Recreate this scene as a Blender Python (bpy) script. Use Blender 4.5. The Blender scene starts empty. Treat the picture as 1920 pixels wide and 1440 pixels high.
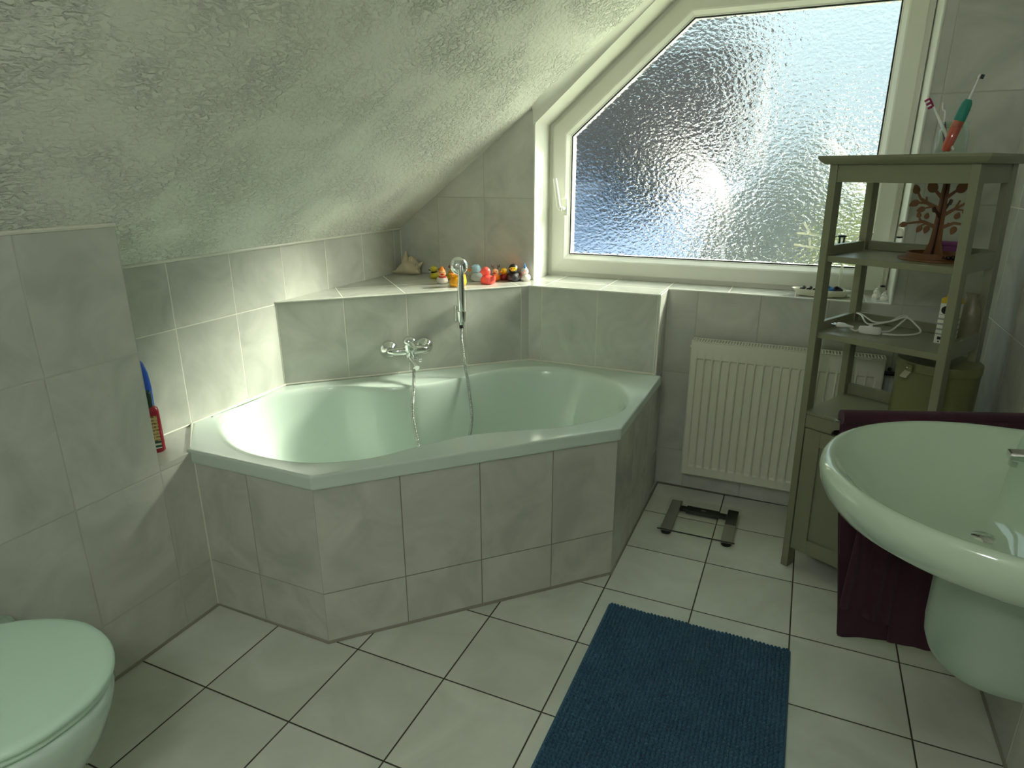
import bpy, bmesh, math, random
from mathutils import Vector, Matrix, Euler
random.seed(7)
C = bpy.context.scene.collection
PI = math.pi
R2 = math.sqrt(2)

# ------------------------------------------------------------------ helpers
def lin(c):
    return tuple((x / 12.92 if x <= .04045 else ((x + .055) / 1.055) ** 2.4) for x in c)

def rgb(r, g, b):
    return lin((r / 255, g / 255, b / 255)) + (1,)

class MB:
    """collects geometry, then links it as ONE mesh object"""
    def __init__(self):
        self.v, self.f, self.m = [], [], []
        self.mi = 0
        self.T = Matrix.Identity(4)
    def add(self, vs, fs):
        o = len(self.v)
        self.v += [tuple(self.T @ Vector(p)) for p in vs]
        self.f += [tuple(i + o for i in f) for f in fs]
        self.m += [self.mi] * len(fs)
        return self
    def box(self, x0, x1, y0, y1, z0, z1):
        return self.add([(x0, y0, z0), (x1, y0, z0), (x1, y1, z0), (x0, y1, z0), (x0, y0, z1), (x1, y0, z1), (x1, y1, z1), (x0, y1, z1)],
                        [(0, 3, 2, 1), (4, 5, 6, 7), (0, 1, 5, 4), (1, 2, 6, 5), (2, 3, 7, 6), (3, 0, 4, 7)])
    def loft(self, loops, cap0=True, cap1=True, closed=True):
        n = len(loops[0]); vs = [p for l in loops for p in l]; fs = []
        for k in range(len(loops) - 1):
            for i in range(n if closed else n - 1):
                j = (i + 1) % n
                fs.append((k * n + i, k * n + j, (k + 1) * n + j, (k + 1) * n + i))
        if cap0: fs.append(tuple(range(n))[::-1])
        if cap1: fs.append(tuple((len(loops) - 1) * n + i for i in range(n)))
        return self.add(vs, fs)
    def prism(self, poly, a, b, fn=lambda p, h: (p[0], p[1], h)):
        return self.loft([[fn(p, a) for p in poly], [fn(p, b) for p in poly]])
    def lathe(self, prof, n=24, M=None):
        T = self.T
        if M is not None: self.T = T @ M
        loops = [[(r * math.cos(2 * PI * i / n), r * math.sin(2 * PI * i / n), z) for i in range(n)] for r, z in prof]
        self.loft(loops, prof[0][0] > 1e-6, prof[-1][0] > 1e-6)
        self.T = T
        return self
    def tube(self, pts, r, n=10, caps=True):
        pts = [Vector(p) for p in pts]
        rs = r if isinstance(r, (list, tuple)) else [r] * len(pts)
        up = Vector((0, 0, 1)); loops = []; prev = None
        for i, p in enumerate(pts):
            d = (pts[min(i + 1, len(pts) - 1)] - pts[max(i - 1, 0)]).normalized()
            if prev is None:
                a = d.cross(up)
                if a.length < .05: a = d.cross(Vector((1, 0, 0)))
            else:
                a = prev - d * prev.dot(d)
            a.normalize(); prev = a; b = d.cross(a)
            loops.append([tuple(p + (a * math.cos(2 * PI * k / n) + b * math.sin(2 * PI * k / n)) * rs[i]) for k in range(n)])
        return self.loft(loops, caps, caps)
    def ell(self, c, r, rot=None, nu=16, nv=10):
        c = Vector(c); r = r if hasattr(r, '__len__') else (r, r, r)
        loops = []
        for j in range(1, nv):
            th = PI * j / nv
            l = []
            for i in range(nu):
                p = Vector((r[0] * math.sin(th) * math.cos(2 * PI * i / nu), r[1] * math.sin(th) * math.sin(2 * PI * i / nu), -r[2] * math.cos(th)))
                if rot is not None: p = rot @ p
                l.append(tuple(c + p))
            loops.append(l)
        vs = [p for l in loops for p in l]
        a, b = Vector((0, 0, -r[2])), Vector((0, 0, r[2]))
        if rot is not None: a, b = rot @ a, rot @ b
        vs += [tuple(c + a), tuple(c + b)]
        fs = []
        for k in range(nv - 2):
            for i in range(nu):
                j = (i + 1) % nu
                fs.append((k * nu + i, k * nu + j, (k + 1) * nu + j, (k + 1) * nu + i))
        s, e = len(vs) - 2, len(vs) - 1
        for i in range(nu):
            j = (i + 1) % nu
            fs.append((s, j, i)); fs.append((e, (nv - 2) * nu + i, (nv - 2) * nu + j))
        return self.add(vs, fs)
    def build(self, name, mats, parent=None, smooth=True, bevel=0, seg=2, angle=40, fix=True):
        me = bpy.data.meshes.new(name)
        me.from_pydata(self.v, [], self.f)
        mats = mats if isinstance(mats, (list, tuple)) else [mats]
        for m in mats: me.materials.append(m)
        me.polygons.foreach_set('material_index', self.m)
        if fix:
            bm = bmesh.new(); bm.from_mesh(me)
            bmesh.ops.recalc_face_normals(bm, faces=bm.faces)
            bm.to_mesh(me); bm.free()
        if smooth:
            me.polygons.foreach_set('use_smooth', [True] * len(me.polygons))
            me.set_sharp_from_angle(angle=math.radians(angle))
        me.update()
        o = bpy.data.objects.new(name, me); C.objects.link(o)
        if parent is not None: o.parent = parent
        if bevel:
            b = o.modifiers.new('edge', 'BEVEL'); b.width = bevel; b.segments = seg; b.limit_method = 'ANGLE'
            b.angle_limit = math.radians(50); b.harden_normals = False
        return o

def tag(o, label, cat=None, group=None):
    o['label'] = label
    if cat: o['category'] = cat
    if group: o['group'] = group
    return o

def thing(name, label, cat, loc=(0, 0, 0), rotz=0, group=None):
    o = bpy.data.objects.new(name, None); C.objects.link(o)
    o.empty_display_size = .05
    o.location = loc; o.rotation_euler = (0, 0, rotz)
    return tag(o, label, cat, group)

def struct(o, label=None):
    o['kind'] = 'structure'
    if label: o['label'] = label
    return o

def spline(pts, n=8, closed=False):
    P = [Vector(p) for p in pts]; out = []
    m = len(P)
    rng = range(m) if closed else range(m - 1)
    for i in rng:
        if closed:
            p0, p1, p2, p3 = P[(i - 1) % m], P[i], P[(i + 1) % m], P[(i + 2) % m]
        else:
            p0, p1, p2, p3 = P[max(i - 1, 0)], P[i], P[i + 1], P[min(i + 2, m - 1)]
        for k in range(n):
            t = k / n
            out.append(tuple(.5 * ((2 * p1) + (p2 - p0) * t + (2 * p0 - 5 * p1 + 4 * p2 - p3) * t * t + (3 * p1 - p0 - 3 * p2 + p3) * t ** 3)))
    if not closed: out.append(tuple(P[-1]))
    return out

# ------------------------------------------------------------------ materials
class N:
    def __init__(self, name):
        self.m = bpy.data.materials.new(name); self.m.use_nodes = True
        self.t = self.m.node_tree; self.t.nodes.clear()
        self.out = self.t.nodes.new('ShaderNodeOutputMaterial')
    def n(self, typ, ins=None, **kw):
        d = self.t.nodes.new(typ)
        for k, v in kw.items(): setattr(d, k, v)
        for k, v in (ins or {}).items():
            s = d.inputs[k]
            if isinstance(v, bpy.types.NodeSocket): self.t.links.new(v, s)
            else: s.default_value = v
        return d
    def math(self, op, a, b=None, c=None):
        d = self.t.nodes.new('ShaderNodeMath'); d.operation = op
        for i, v in enumerate((a, b, c)):
            if v is None: continue
            if isinstance(v, bpy.types.NodeSocket): self.t.links.new(v, d.inputs[i])
            else: d.inputs[i].default_value = v
        return d.outputs[0]
    def mix(self, f, a, b):
        d = self.t.nodes.new('ShaderNodeMix'); d.data_type = 'RGBA'
        for s, v in ((d.inputs[0], f), (d.inputs[6], a), (d.inputs[7], b)):
            if isinstance(v, bpy.types.NodeSocket): self.t.links.new(v, s)
            else: s.default_value = v
        return d.outputs[2]
    def surf(self, sock):
        self.t.links.new(sock, self.out.inputs['Surface']); return self.m

def plain(name, col, rough=.45, metal=0, spec=.5, var=.0, vscale=20, bump=0, bscale=80, coat=0, trans=0, sheen=0, sub=0, ior=None):
    k = N(name)
    p = k.n('ShaderNodeBsdfPrincipled', {'Roughness': rough, 'Metallic': metal, 'Specular IOR Level': spec, 'Coat Weight': coat, 'Coat Roughness': .05,
                                         'Transmission Weight': trans, 'Sheen Weight': sheen})
    if ior: p.inputs['IOR'].default_value = ior
    tc = k.n('ShaderNodeTexCoord')
    nz = k.n('ShaderNodeTexNoise', {'Vector': tc.outputs['Object'], 'Scale': vscale, 'Detail': 4.0})
    if sub:
        p.inputs['Subsurface Weight'].default_value = sub
        p.inputs['Subsurface Radius'].default_value = (.02, .01, .008)
    if var:
        lo = tuple(x * (1 - var) for x in col[:3]) + (1,); hi = tuple(min(1, x * (1 + var)) for x in col[:3]) + (1,)
        k.t.links.new(k.mix(nz.outputs['Fac'], lo, hi), p.inputs['Base Color'])
    else:
        p.inputs['Base Color'].default_value = col
    if bump:
        n2 = k.n('ShaderNodeTexNoise', {'Vector': tc.outputs['Object'], 'Scale': bscale, 'Detail': 3.0})
        b = k.n('ShaderNodeBump', {'Strength': bump, 'Distance': .002, 'Height': n2.outputs['Fac']})
        k.t.links.new(b.outputs['Normal'], p.inputs['Normal'])
    return k.surf(p.outputs[0])

def tile_mat(name, U, u0, pu, V, v0, pv, base, dark, grout, gw=.0032, rough=.12, cloud=5.0, spec=.5, offs=0.0):
    """glazed tiles on a world grid: U,V directions, u0,v0 a joint position, pu,pv the pitch"""
    k = N(name)
    g = k.n('ShaderNodeNewGeometry')
    def coord(D, o):
        d = k.n('ShaderNodeVectorMath', {0: g.outputs['Position'], 1: D}, operation='DOT_PRODUCT')
        return k.math('SUBTRACT', d.outputs['Value'], o)
    u, v = coord(U, u0), coord(V, v0)
    def dist(c, p):
        q = k.math('DIVIDE', c, p)
        r = k.math('ROUND', q)
        return k.math('MULTIPLY', k.math('ABSOLUTE', k.math('SUBTRACT', q, r)), p), k.math('FLOOR', q)
    du, iu = dist(u, pu); dv, iv = dist(v, pv)
    d = k.math('MINIMUM', du, dv)
    mr = k.n('ShaderNodeMapRange', {'Value': d, 'From Min': gw / 2 - .0004, 'From Max': gw / 2 + .0006, 'To Min': 0.0, 'To Max': 1.0})
    face = mr.outputs[0]
    hr = k.n('ShaderNodeMapRange', {'Value': d, 'From Min': gw / 2 - .001, 'From Max': gw / 2 + .002, 'To Min': 0.0, 'To Max': 1.0}, interpolation_type='SMOOTHSTEP')
    cell = k.n('ShaderNodeCombineXYZ', {'X': iu, 'Y': iv, 'Z': offs})
    wn = k.n('ShaderNodeTexWhiteNoise', {'Vector': cell.outputs[0]}, noise_dimensions='3D')
    sh = k.n('ShaderNodeVectorMath', {0: wn.outputs['Color'], 'Scale': 7.0}, operation='SCALE')
    pos = k.n('ShaderNodeVectorMath', {0: g.outputs['Position'], 1: sh.outputs[0]}, operation='ADD')
    nz = k.n('ShaderNodeTexNoise', {'Vector': pos.outputs[0], 'Scale': cloud, 'Detail': 5.0, 'Roughness': .55, 'Distortion': 1.2})
    cr = k.n('ShaderNodeMapRange', {'Value': nz.outputs['Fac'], 'From Min': .34, 'From Max': .66, 'To Min': 0.0, 'To Max': 1.0})
    tone = k.mix(cr.outputs[0], dark, base)
    tv = k.math('MULTIPLY_ADD', wn.outputs['Value'], .06, .95)
    tone2 = k.n('ShaderNodeVectorMath', {0: tone, 'Scale': tv}, operation='SCALE')
    col = k.mix(face, grout, tone2.outputs[0])
    wav = k.n('ShaderNodeTexNoise', {'Vector': g.outputs['Position'], 'Scale': 14.0, 'Detail': 1.0})
    h = k.math('ADD', hr.outputs[0], k.math('MULTIPLY', wav.outputs['Fac'], .25))
    bp = k.n('ShaderNodeBump', {'Strength': .6, 'Distance': .0012, 'Height': h})
    rg = k.n('ShaderNodeMapRange', {'Value': face, 'To Min': .7, 'To Max': rough})
    p = k.n('ShaderNodeBsdfPrincipled', {'Base Color': col, 'Roughness': rg.outputs[0], 'Specular IOR Level': spec, 'Normal': bp.outputs['Normal']})
    return k.surf(p.outputs[0])

TB, TD, TG = rgb(200, 202, 192), rgb(180, 183, 173), rgb(206, 206, 192)
X, Y, Z = (1, 0, 0), (0, 1, 0), (0, 0, 1)
DG, DN = (1 / R2, 1 / R2, 0), (1 / R2, -1 / R2, 0)
TW, TH = .2545, .3635
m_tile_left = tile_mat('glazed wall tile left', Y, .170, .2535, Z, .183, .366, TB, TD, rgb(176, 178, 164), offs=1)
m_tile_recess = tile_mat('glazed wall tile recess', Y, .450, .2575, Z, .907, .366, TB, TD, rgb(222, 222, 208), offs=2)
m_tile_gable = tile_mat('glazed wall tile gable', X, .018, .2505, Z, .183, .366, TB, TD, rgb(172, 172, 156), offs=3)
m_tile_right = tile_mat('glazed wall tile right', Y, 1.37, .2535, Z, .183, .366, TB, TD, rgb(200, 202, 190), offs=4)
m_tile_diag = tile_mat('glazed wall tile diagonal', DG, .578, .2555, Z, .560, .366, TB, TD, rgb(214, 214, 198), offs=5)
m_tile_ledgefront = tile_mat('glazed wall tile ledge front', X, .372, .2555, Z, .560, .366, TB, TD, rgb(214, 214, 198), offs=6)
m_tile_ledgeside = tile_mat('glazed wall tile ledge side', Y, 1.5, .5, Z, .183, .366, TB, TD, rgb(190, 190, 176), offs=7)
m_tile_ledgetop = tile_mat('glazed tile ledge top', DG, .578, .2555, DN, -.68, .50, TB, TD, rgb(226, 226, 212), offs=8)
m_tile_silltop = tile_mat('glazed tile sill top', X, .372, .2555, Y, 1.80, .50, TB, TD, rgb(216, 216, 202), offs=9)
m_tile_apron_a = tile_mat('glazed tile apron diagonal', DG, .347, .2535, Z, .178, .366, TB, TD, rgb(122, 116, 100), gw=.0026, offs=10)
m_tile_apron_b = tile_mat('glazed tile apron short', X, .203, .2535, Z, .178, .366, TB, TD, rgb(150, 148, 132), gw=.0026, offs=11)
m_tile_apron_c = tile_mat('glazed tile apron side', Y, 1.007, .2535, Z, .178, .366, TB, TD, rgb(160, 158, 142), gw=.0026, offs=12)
m_floor = tile_mat('floor tile', X, 0.0, .303, Y, 0.0, .303, rgb(214, 218, 207), rgb(198, 203, 190), rgb(58, 50, 40), gw=.0042, rough=.24, cloud=3.5, offs=13)
m_white = plain('white plastic', rgb(226, 227, 216), .3)
m_upvc = plain('white window plastic', rgb(222, 223, 212), .28)
m_plug = plain('white cable plastic', rgb(214, 215, 206), .4)
m_gasket = plain('black glazing gasket', rgb(22, 22, 24), .6)
m_seal = plain('white silicone', rgb(216, 216, 202), .35)
m_base = plain('grey grout bead', rgb(142, 137, 122), .7)
m_mint = plain('mint sanitary acrylic', rgb(202, 217, 206), .12, spec=.5, coat=.3)
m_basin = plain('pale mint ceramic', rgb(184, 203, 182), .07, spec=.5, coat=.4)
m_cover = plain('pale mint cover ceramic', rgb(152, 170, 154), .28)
m_lid = plain('mint seat plastic', rgb(206, 234, 214), .32)
m_chrome = plain('chrome', (.80, .81, .80, 1), .07, metal=1)
m_chrome_dark = plain('hose steel', (.50, .51, .48, 1), .15, metal=1)
m_rad = plain('radiator enamel', rgb(214, 214, 196), .35)
m_gap_shade = plain('gap shade', rgb(16, 16, 14), .8)  # near-black colour standing in for shade inside openings
m_shelf = plain('sage painted wood', rgb(126, 127, 101), .32, var=.05, vscale=9, bump=.08, bscale=60)
m_wood = plain('laser cut plywood', rgb(106, 66, 27), .55, var=.25, vscale=30)
m_wood_edge = plain('charred plywood edge', rgb(74, 38, 18), .6)
m_towel = plain('plum terry', rgb(60, 18, 36), .95, var=.3, vscale=120, bump=1.0, bscale=700, sheen=.08)
m_black = plain('black plastic', rgb(14, 14, 14), .45)
m_steel = plain('brushed steel', (.42, .41, .36, 1), .38, metal=1, var=.06, vscale=30)

def glass_mat(name, col, rough=0.0, ior=1.45):
    k = N(name)
    tr = k.n('ShaderNodeBsdfTransparent', {'Color': col})
    gl = k.n('ShaderNodeBsdfGlossy', {'Roughness': max(rough, .02), 'Color': (1, 1, 1, 1)})
    fr = k.n('ShaderNodeFresnel', {'IOR': ior})
    g = k.n('ShaderNodeNewGeometry')
    ff = k.math('MULTIPLY', fr.outputs[0], k.math('SUBTRACT', 1.0, g.outputs['Backfacing']))
    mx = k.n('ShaderNodeMixShader', {0: ff, 1: tr.outputs[0], 2: gl.outputs[0]})
    return k.surf(mx.outputs[0])
m_clear = glass_mat('clear glass', (.93, .96, .93, 1))
def milky():
    k = N('milky clear acrylic')
    tr = k.n('ShaderNodeBsdfTransparent', {'Color': (.92, .93, .88, 1)})
    p = k.n('ShaderNodeBsdfPrincipled', {'Base Color': rgb(236, 232, 212), 'Roughness': .12})
    t2 = k.n('ShaderNodeBsdfTranslucent', {'Color': rgb(236, 232, 212)})
    m0 = k.n('ShaderNodeMixShader', {0: .5, 1: p.outputs[0], 2: t2.outputs[0]})
    m1 = k.n('ShaderNodeMixShader', {0: .36, 1: tr.outputs[0], 2: m0.outputs[0]})
    return k.surf(m1.outputs[0])
m_acryl = milky()

def obscure():
    k = N('hammered obscure glass')
    g = k.n('ShaderNodeNewGeometry')
    st = k.n('ShaderNodeMapping', {'Vector': g.outputs['Position'], 'Scale': (1, 1, 1.45)})
    ds = k.n('ShaderNodeTexNoise', {'Vector': st.outputs[0], 'Scale': 30.0, 'Detail': 2.0})
    dv = k.n('ShaderNodeVectorMath', {0: ds.outputs['Color'], 'Scale': .022}, operation='SCALE')
    ps = k.n('ShaderNodeVectorMath', {0: st.outputs[0], 1: dv.outputs[0]}, operation='ADD')
    vo = k.n('ShaderNodeTexVoronoi', {'Vector': ps.outputs[0], 'Scale': 58.0}, feature='SMOOTH_F1')
    nz = k.n('ShaderNodeTexNoise', {'Vector': st.outputs[0], 'Scale': 75.0, 'Detail': 2.0, 'Distortion': .6})
    h = k.math('ADD', vo.outputs['Distance'], k.math('MULTIPLY', nz.outputs['Fac'], .8))
    bp = k.n('ShaderNodeBump', {'Strength': 1.0, 'Distance': PANE_BUMP, 'Height': h})
    rf = k.n('ShaderNodeBsdfRefraction', {'Color': (.90, .97, .97, 1), 'Roughness': PANE_ROUGH, 'IOR': 1.30, 'Normal': bp.outputs['Normal']})
    tr = k.n('ShaderNodeBsdfTransparent', {'Color': (.92, .98, .95, 1)})
    m1 = k.n('ShaderNodeMixShader', {0: PANE_REFR, 1: tr.outputs[0], 2: rf.outputs[0]})
    gl = k.n('ShaderNodeBsdfGlossy', {'Roughness': .12, 'Normal': bp.outputs['Normal']})
    m2 = k.n('ShaderNodeMixShader', {0: .05, 1: m1.outputs[0], 2: gl.outputs[0]})
    return k.surf(m2.outputs[0])
PANE_BUMP, PANE_ROUGH, PANE_REFR = .0042, .19, .89
m_pane = obscure()
# flat inner face of the sheet: clear
m_pane_back = glass_mat('sheet glass edge', (.95, .98, .96, 1), .05, 1.2)

def plaster():
    k = N('rolled ceiling plaster')
    g = k.n('ShaderNodeNewGeometry')
    big = k.n('ShaderNodeTexNoise', {'Vector': g.outputs['Position'], 'Scale': 5.0, 'Detail': 2.0})
    pat = k.n('ShaderNodeMapRange', {'Value': big.outputs['Fac'], 'From Min': .38, 'From Max': .62, 'To Min': .25, 'To Max': 1.0})
    st = k.n('ShaderNodeMapping', {'Vector': g.outputs['Position'], 'Scale': (1.0, .62, 1.0), 'Rotation': (0, 0, .5)})
    n1 = k.n('ShaderNodeTexNoise', {'Vector': st.outputs[0], 'Scale': 78.0, 'Detail': 3.0, 'Roughness': .5, 'Distortion': .45})
    r1 = k.n('ShaderNodeMapRange', {'Value': n1.outputs['Fac'], 'From Min': .40, 'From Max': .64, 'To Min': 0.0, 'To Max': 1.0}, interpolation_type='SMOOTHSTEP')
    h = k.math('MULTIPLY', r1.outputs[0], pat.outputs[0])
    bp = k.n('ShaderNodeBump', {'Strength': 1.0, 'Distance': .0095, 'Height': h})
    p = k.n('ShaderNodeBsdfPrincipled', {'Base Color': rgb(240, 242, 232), 'Roughness': .75, 'Specular IOR Level': .25, 'Normal': bp.outputs['Normal']})
    return k.surf(p.outputs[0])
m_ceil = plaster()
m_reveal = plain('white reveal paint', rgb(218, 219, 208), .4, bump=.15, bscale=90)

# ------------------------------------------------------------------ room shell
XR, YG, YB, XN, XC = 2.018, 1.80, -2.3, -.262, -.45      # right wall, gable wall, rear wall, near knee wall, recess wall
ZL = .915                                                 # ledge and sill height
SL = .745
def zc(x): return 1.13 + SL * (x - XC)

b = MB(); b.box(-.7, XR + .15, YB - .1, 2.2, -.08, 0)
struct(b.build('floor', m_floor, smooth=False), 'pale square floor tiles with dark grout lines')

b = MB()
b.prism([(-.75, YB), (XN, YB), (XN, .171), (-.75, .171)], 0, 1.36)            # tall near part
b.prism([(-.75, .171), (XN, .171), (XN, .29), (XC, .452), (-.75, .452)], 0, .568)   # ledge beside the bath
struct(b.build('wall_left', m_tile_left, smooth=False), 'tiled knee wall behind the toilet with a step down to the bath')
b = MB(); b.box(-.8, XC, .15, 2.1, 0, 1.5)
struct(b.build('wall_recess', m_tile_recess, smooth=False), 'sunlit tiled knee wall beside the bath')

# tiled ledge behind the bath, its top follows into the sill
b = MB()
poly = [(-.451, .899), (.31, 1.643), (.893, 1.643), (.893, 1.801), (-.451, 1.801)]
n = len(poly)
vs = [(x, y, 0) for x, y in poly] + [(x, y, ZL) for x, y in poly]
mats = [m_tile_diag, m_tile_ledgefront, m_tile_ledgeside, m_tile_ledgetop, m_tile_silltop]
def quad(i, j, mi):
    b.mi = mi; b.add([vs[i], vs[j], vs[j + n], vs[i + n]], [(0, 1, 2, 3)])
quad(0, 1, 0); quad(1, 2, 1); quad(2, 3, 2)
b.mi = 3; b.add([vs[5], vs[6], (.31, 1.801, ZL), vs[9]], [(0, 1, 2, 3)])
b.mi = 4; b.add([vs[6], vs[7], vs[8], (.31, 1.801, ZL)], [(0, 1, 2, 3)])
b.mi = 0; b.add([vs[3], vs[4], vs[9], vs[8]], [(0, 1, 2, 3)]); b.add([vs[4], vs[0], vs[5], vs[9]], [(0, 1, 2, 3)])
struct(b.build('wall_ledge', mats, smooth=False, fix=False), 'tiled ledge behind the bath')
b = MB()
E0 = .0035
b.tube([(-.451, .899, ZL), (.31, 1.643, ZL), (.893, 1.643, ZL), (.893, 1.80, ZL), (1.728, 1.80, ZL)], E0, 8)
b.tube([(.893, 1.643, ZL), (.893, 1.643, .57)], E0, 8)
b.tube([(1.730, 1.799, ZL), (1.730, 1.799, 2.09)], .005, 8)
b.tube([(.270, 1.799, ZL), (.270, 1.799, 1.59)], E0, 8)
struct(b.build('trim_1', m_white), 'white edge strip along ledge and sill')

# gable wall with the window opening (thickness .26)
OX0, OX1, OZT = .272, 1.728, 2.09
OS = (.272, 1.596); OT = (.847, 2.09)
b = MB()
fx = lambda p, h: (p[0], h, p[1])
for poly in ([(-.8, 0), (XR + .15, 0), (XR + .15, ZL), (-.8, ZL)],
             [(-.8, ZL), (OX0, ZL), OS, (OX0, 2.7), (-.8, 2.7)],
             [OS, OT, (OT[0], 2.7), (OX0, 2.7)],
             [OT, (OX1, OZT), (OX1, 2.7), (OT[0], 2.7)],
             [(OX1, ZL), (XR + .15, ZL), (XR + .15, 2.7), (OX1, 2.7)]):
    b.prism(poly, YG, 2.09, fx)
o = b.build('wall_gable', [m_tile_gable, m_reveal, m_tile_silltop], smooth=False)
for f in o.data.polygons:
    if abs(f.normal.y) < .5:
        f.material_index = 1
        if f.normal.z > .9: f.material_index = 2
struct(o, 'tiled gable wall around the window')

b = MB(); b.box(XR, XR + .15, YB, 2.1, 0, 2.7)
struct(b.build('wall_right', m_tile_right, smooth=False), 'tiled side wall behind the washbasin')
b = MB(); b.box(-.8, XR + .15, YB - .1, YB, 0, 2.7)
struct(b.build('wall_rear', plain('rear wall paint', rgb(214, 216, 204), .6), smooth=False), 'plain wall behind the viewer')
b = MB()
xe = XC + (2.45 - 1.13) / SL
b.prism([(-.8, zc(-.8)), (xe, 2.45), (XR + .15, 2.45), (XR + .15, 2.6), (xe, 2.6), (-.8, zc(-.8) + .16)], YB - .1, YG + .001, fx)
struct(b.build('ceiling', m_ceil, smooth=False), 'sloping ceiling with rough rolled plaster')

# plaster fillet where the slope runs into the slanted window head
b = MB(); loops = []
for x in (.262, .30, .40, .55, .70, .86):
    zt = zc(x) ; zo = min(OS[1] + (x - OS[0]) * (OT[1] - OS[1]) / (OT[0] - OS[0]), zt - .004) + .001
    w_ = .055 if x > .27 else .02
    loops.append([(x, 1.80 - w_ * (1 - k) ** 1.6, zo + (zt - zo) * (1 - k ** 1.6) - .0 + (.0 if k else .004)) for k in (0, .2, .4, .6, .8, 1)])
b.loft(loops, False, False, closed=False)
struct(b.build('trim_3', m_reveal, angle=80), 'white plaster rounding above the slanted window edge')

# bath apron (tiled)
BA, BB, BC, BD = (-.266, .2895), (.203, .2895), (.906, 1.000), (.906, 1.64)
b = MB()
def wallq(p, q, z0, z1, mi):
    b.mi = mi; b.add([(*p, z0), (*q, z0), (*q, z1), (*p, z1)], [(0, 1, 2, 3)])
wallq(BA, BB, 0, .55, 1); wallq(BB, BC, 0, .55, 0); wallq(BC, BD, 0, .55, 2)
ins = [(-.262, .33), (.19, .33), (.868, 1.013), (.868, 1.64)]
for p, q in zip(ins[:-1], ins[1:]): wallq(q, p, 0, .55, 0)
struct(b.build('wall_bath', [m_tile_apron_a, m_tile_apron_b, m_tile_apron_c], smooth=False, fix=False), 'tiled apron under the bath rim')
b = MB()
b.tube([(XN, YB + .01, .002), (XN, .289, .002), (*BB, .002), (*BC, .002), (.906, YG, .002), (XR, YG, .002), (XR, YB, .002)], .006, 8)
struct(b.build('baseboard_grout', m_base), 'grey grout bead where walls meet the floor')
b = MB()
b.tube([(XC + .003, .45, .572), (XC + .003, .905, .578), (.313, 1.639, .578), (.893, 1.639, .578)], .005, 8)
b.tube([(XC, .45, .573), (-.276, .292, .573)], .004, 8)
b.tube([(XN, .2895, .0), (XN, .2895, .535)], .003, 8)
b.tube([(XN - .19, .175, .572), (XN - .19, .45, .572)], .004, 8)
b.tube([(XC + .002, .172, 1.128), (XC + .002, 1.80, 1.128)], .006, 8)
b.tube([(XN, YB, 1.266), (XN, .171, 1.266)], .006, 8)
b.tube([(XC, 1.798, ZL), (XC, 1.798, 1.13)], .003, 8)
struct(b.build('trim_2', m_seal), 'white sealant lines around the bath and along the ceiling')

# ------------------------------------------------------------------ window
w = thing('window_1', 'white framed window with hammered obscure glass', None); w['kind'] = 'structure'
def offs(poly, d):
    """inward offset of a convex polygon (CCW)"""
    out = []; m = len(poly)
    for i in range(m):
        p0, p1, p2 = Vector(poly[i - 1]), Vector(poly[i]), Vector(poly[(i + 1) % m])
        e1, e2 = (p1 - p0).normalized(), (p2 - p1).normalized()
        n1, n2 = Vector((-e1.y, e1.x)), Vector((-e2.y, e2.x))
        k = d / (1 + n1.dot(n2)) if (1 + n1.dot(n2)) else d
        out.append(tuple(p1 + (n1 + n2) * k))
    return out
OP = [(.272, .915), (1.724, .915), (1.724, 2.09), (.847, 2.09), (.272, 1.596)]
def ring(b, prof):
    """prof: list of (inset, y)"""
    loops = [[(x, y, z) for x, z in offs(OP, d)] for d, y in prof]
    b.loft(loops + [loops[0]], False, False)
b = MB(); ring(b, [(.0, 1.985), (.028, 1.985), (.032, 1.99), (.032, 2.08), (.0, 2.08)])
b.build('frame', m_upvc, w, smooth=False, bevel=.003)
b = MB(); ring(b, [(.022, 1.97), (.078, 1.965), (.084, 1.968), (.098, 1.985), (.104, 1.988), (.104, 2.06), (.022, 2.06)])
b.build('sash', m_upvc, w, smooth=False, bevel=.003)
b = MB(); ring(b, [(.1035, 1.990), (.1085, 1.990), (.1085, 2.0), (.1035, 2.0)])
b.build('gasket', m_gasket, w, smooth=False)
b = MB()
GP = offs(OP, .1042)
b.mi = 1; b.prism(GP, 1.996, 2.002, fx)
o = b.build('pane', [m_pane, m_pane_back], w, smooth=False)
for f in o.data.polygons:
    if f.normal.y < -.5: f.material_index = 0
b = MB()
b.box(.343, .371, 1.957, 1.966, 1.200, 1.275)
b.tube([(.357, 1.958, 1.232), (.357, 1.922, 1.232)], .008, 10)
b.tube(spline([(.358, 1.922, 1.232), (.345, 1.920, 1.238), (.336, 1.917, 1.290), (.324, 1.914, 1.365)], 5), [.0105] * 3 + [.0100] * 12 + [.009], 10)
b.build('handle', m_white, w, bevel=.002)

# ------------------------------------------------------------------ bath tub
tub = thing('bathtub', 'mint green corner bath with an oval basin in a tiled apron', 'bathtub', (.35, 1.0, 0))
O2 = Vector((.35, 1.0))
def st(s, t): return ((s + t) / R2, (s - t) / R2)
inner_st = [(.09, -.56), (.10, -.70), (.20, -.835), (.36, -.885), (.52, -.875), (.66, -.80), (.80, -.762), (.95, -.775), (1.12, -.83), (1.28, -.845),
            (1.43, -.80), (1.535, -.68), (1.575, -.53), (1.56, -.38), (1.48, -.235), (1.34, -.165), (1.17, -.145), (1.02, -.170), (.86, -.190), (.70, -.165),
            (.54, -.128), (.38, -.150), (.25, -.235), (.145, -.37)]
inner = spline([Vector((*st(s, t), 0)) for s, t in inner_st], 8, True)
inner = [Vector((p[0], p[1])) for p in inner]
outer_poly = [(-.278, .281), (.208, .281), (.918, .996), (.918, 1.637), (.308, 1.637), (-.446, .897), (-.446, .452)]
ctr = Vector(st(.83, -.50))
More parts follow.
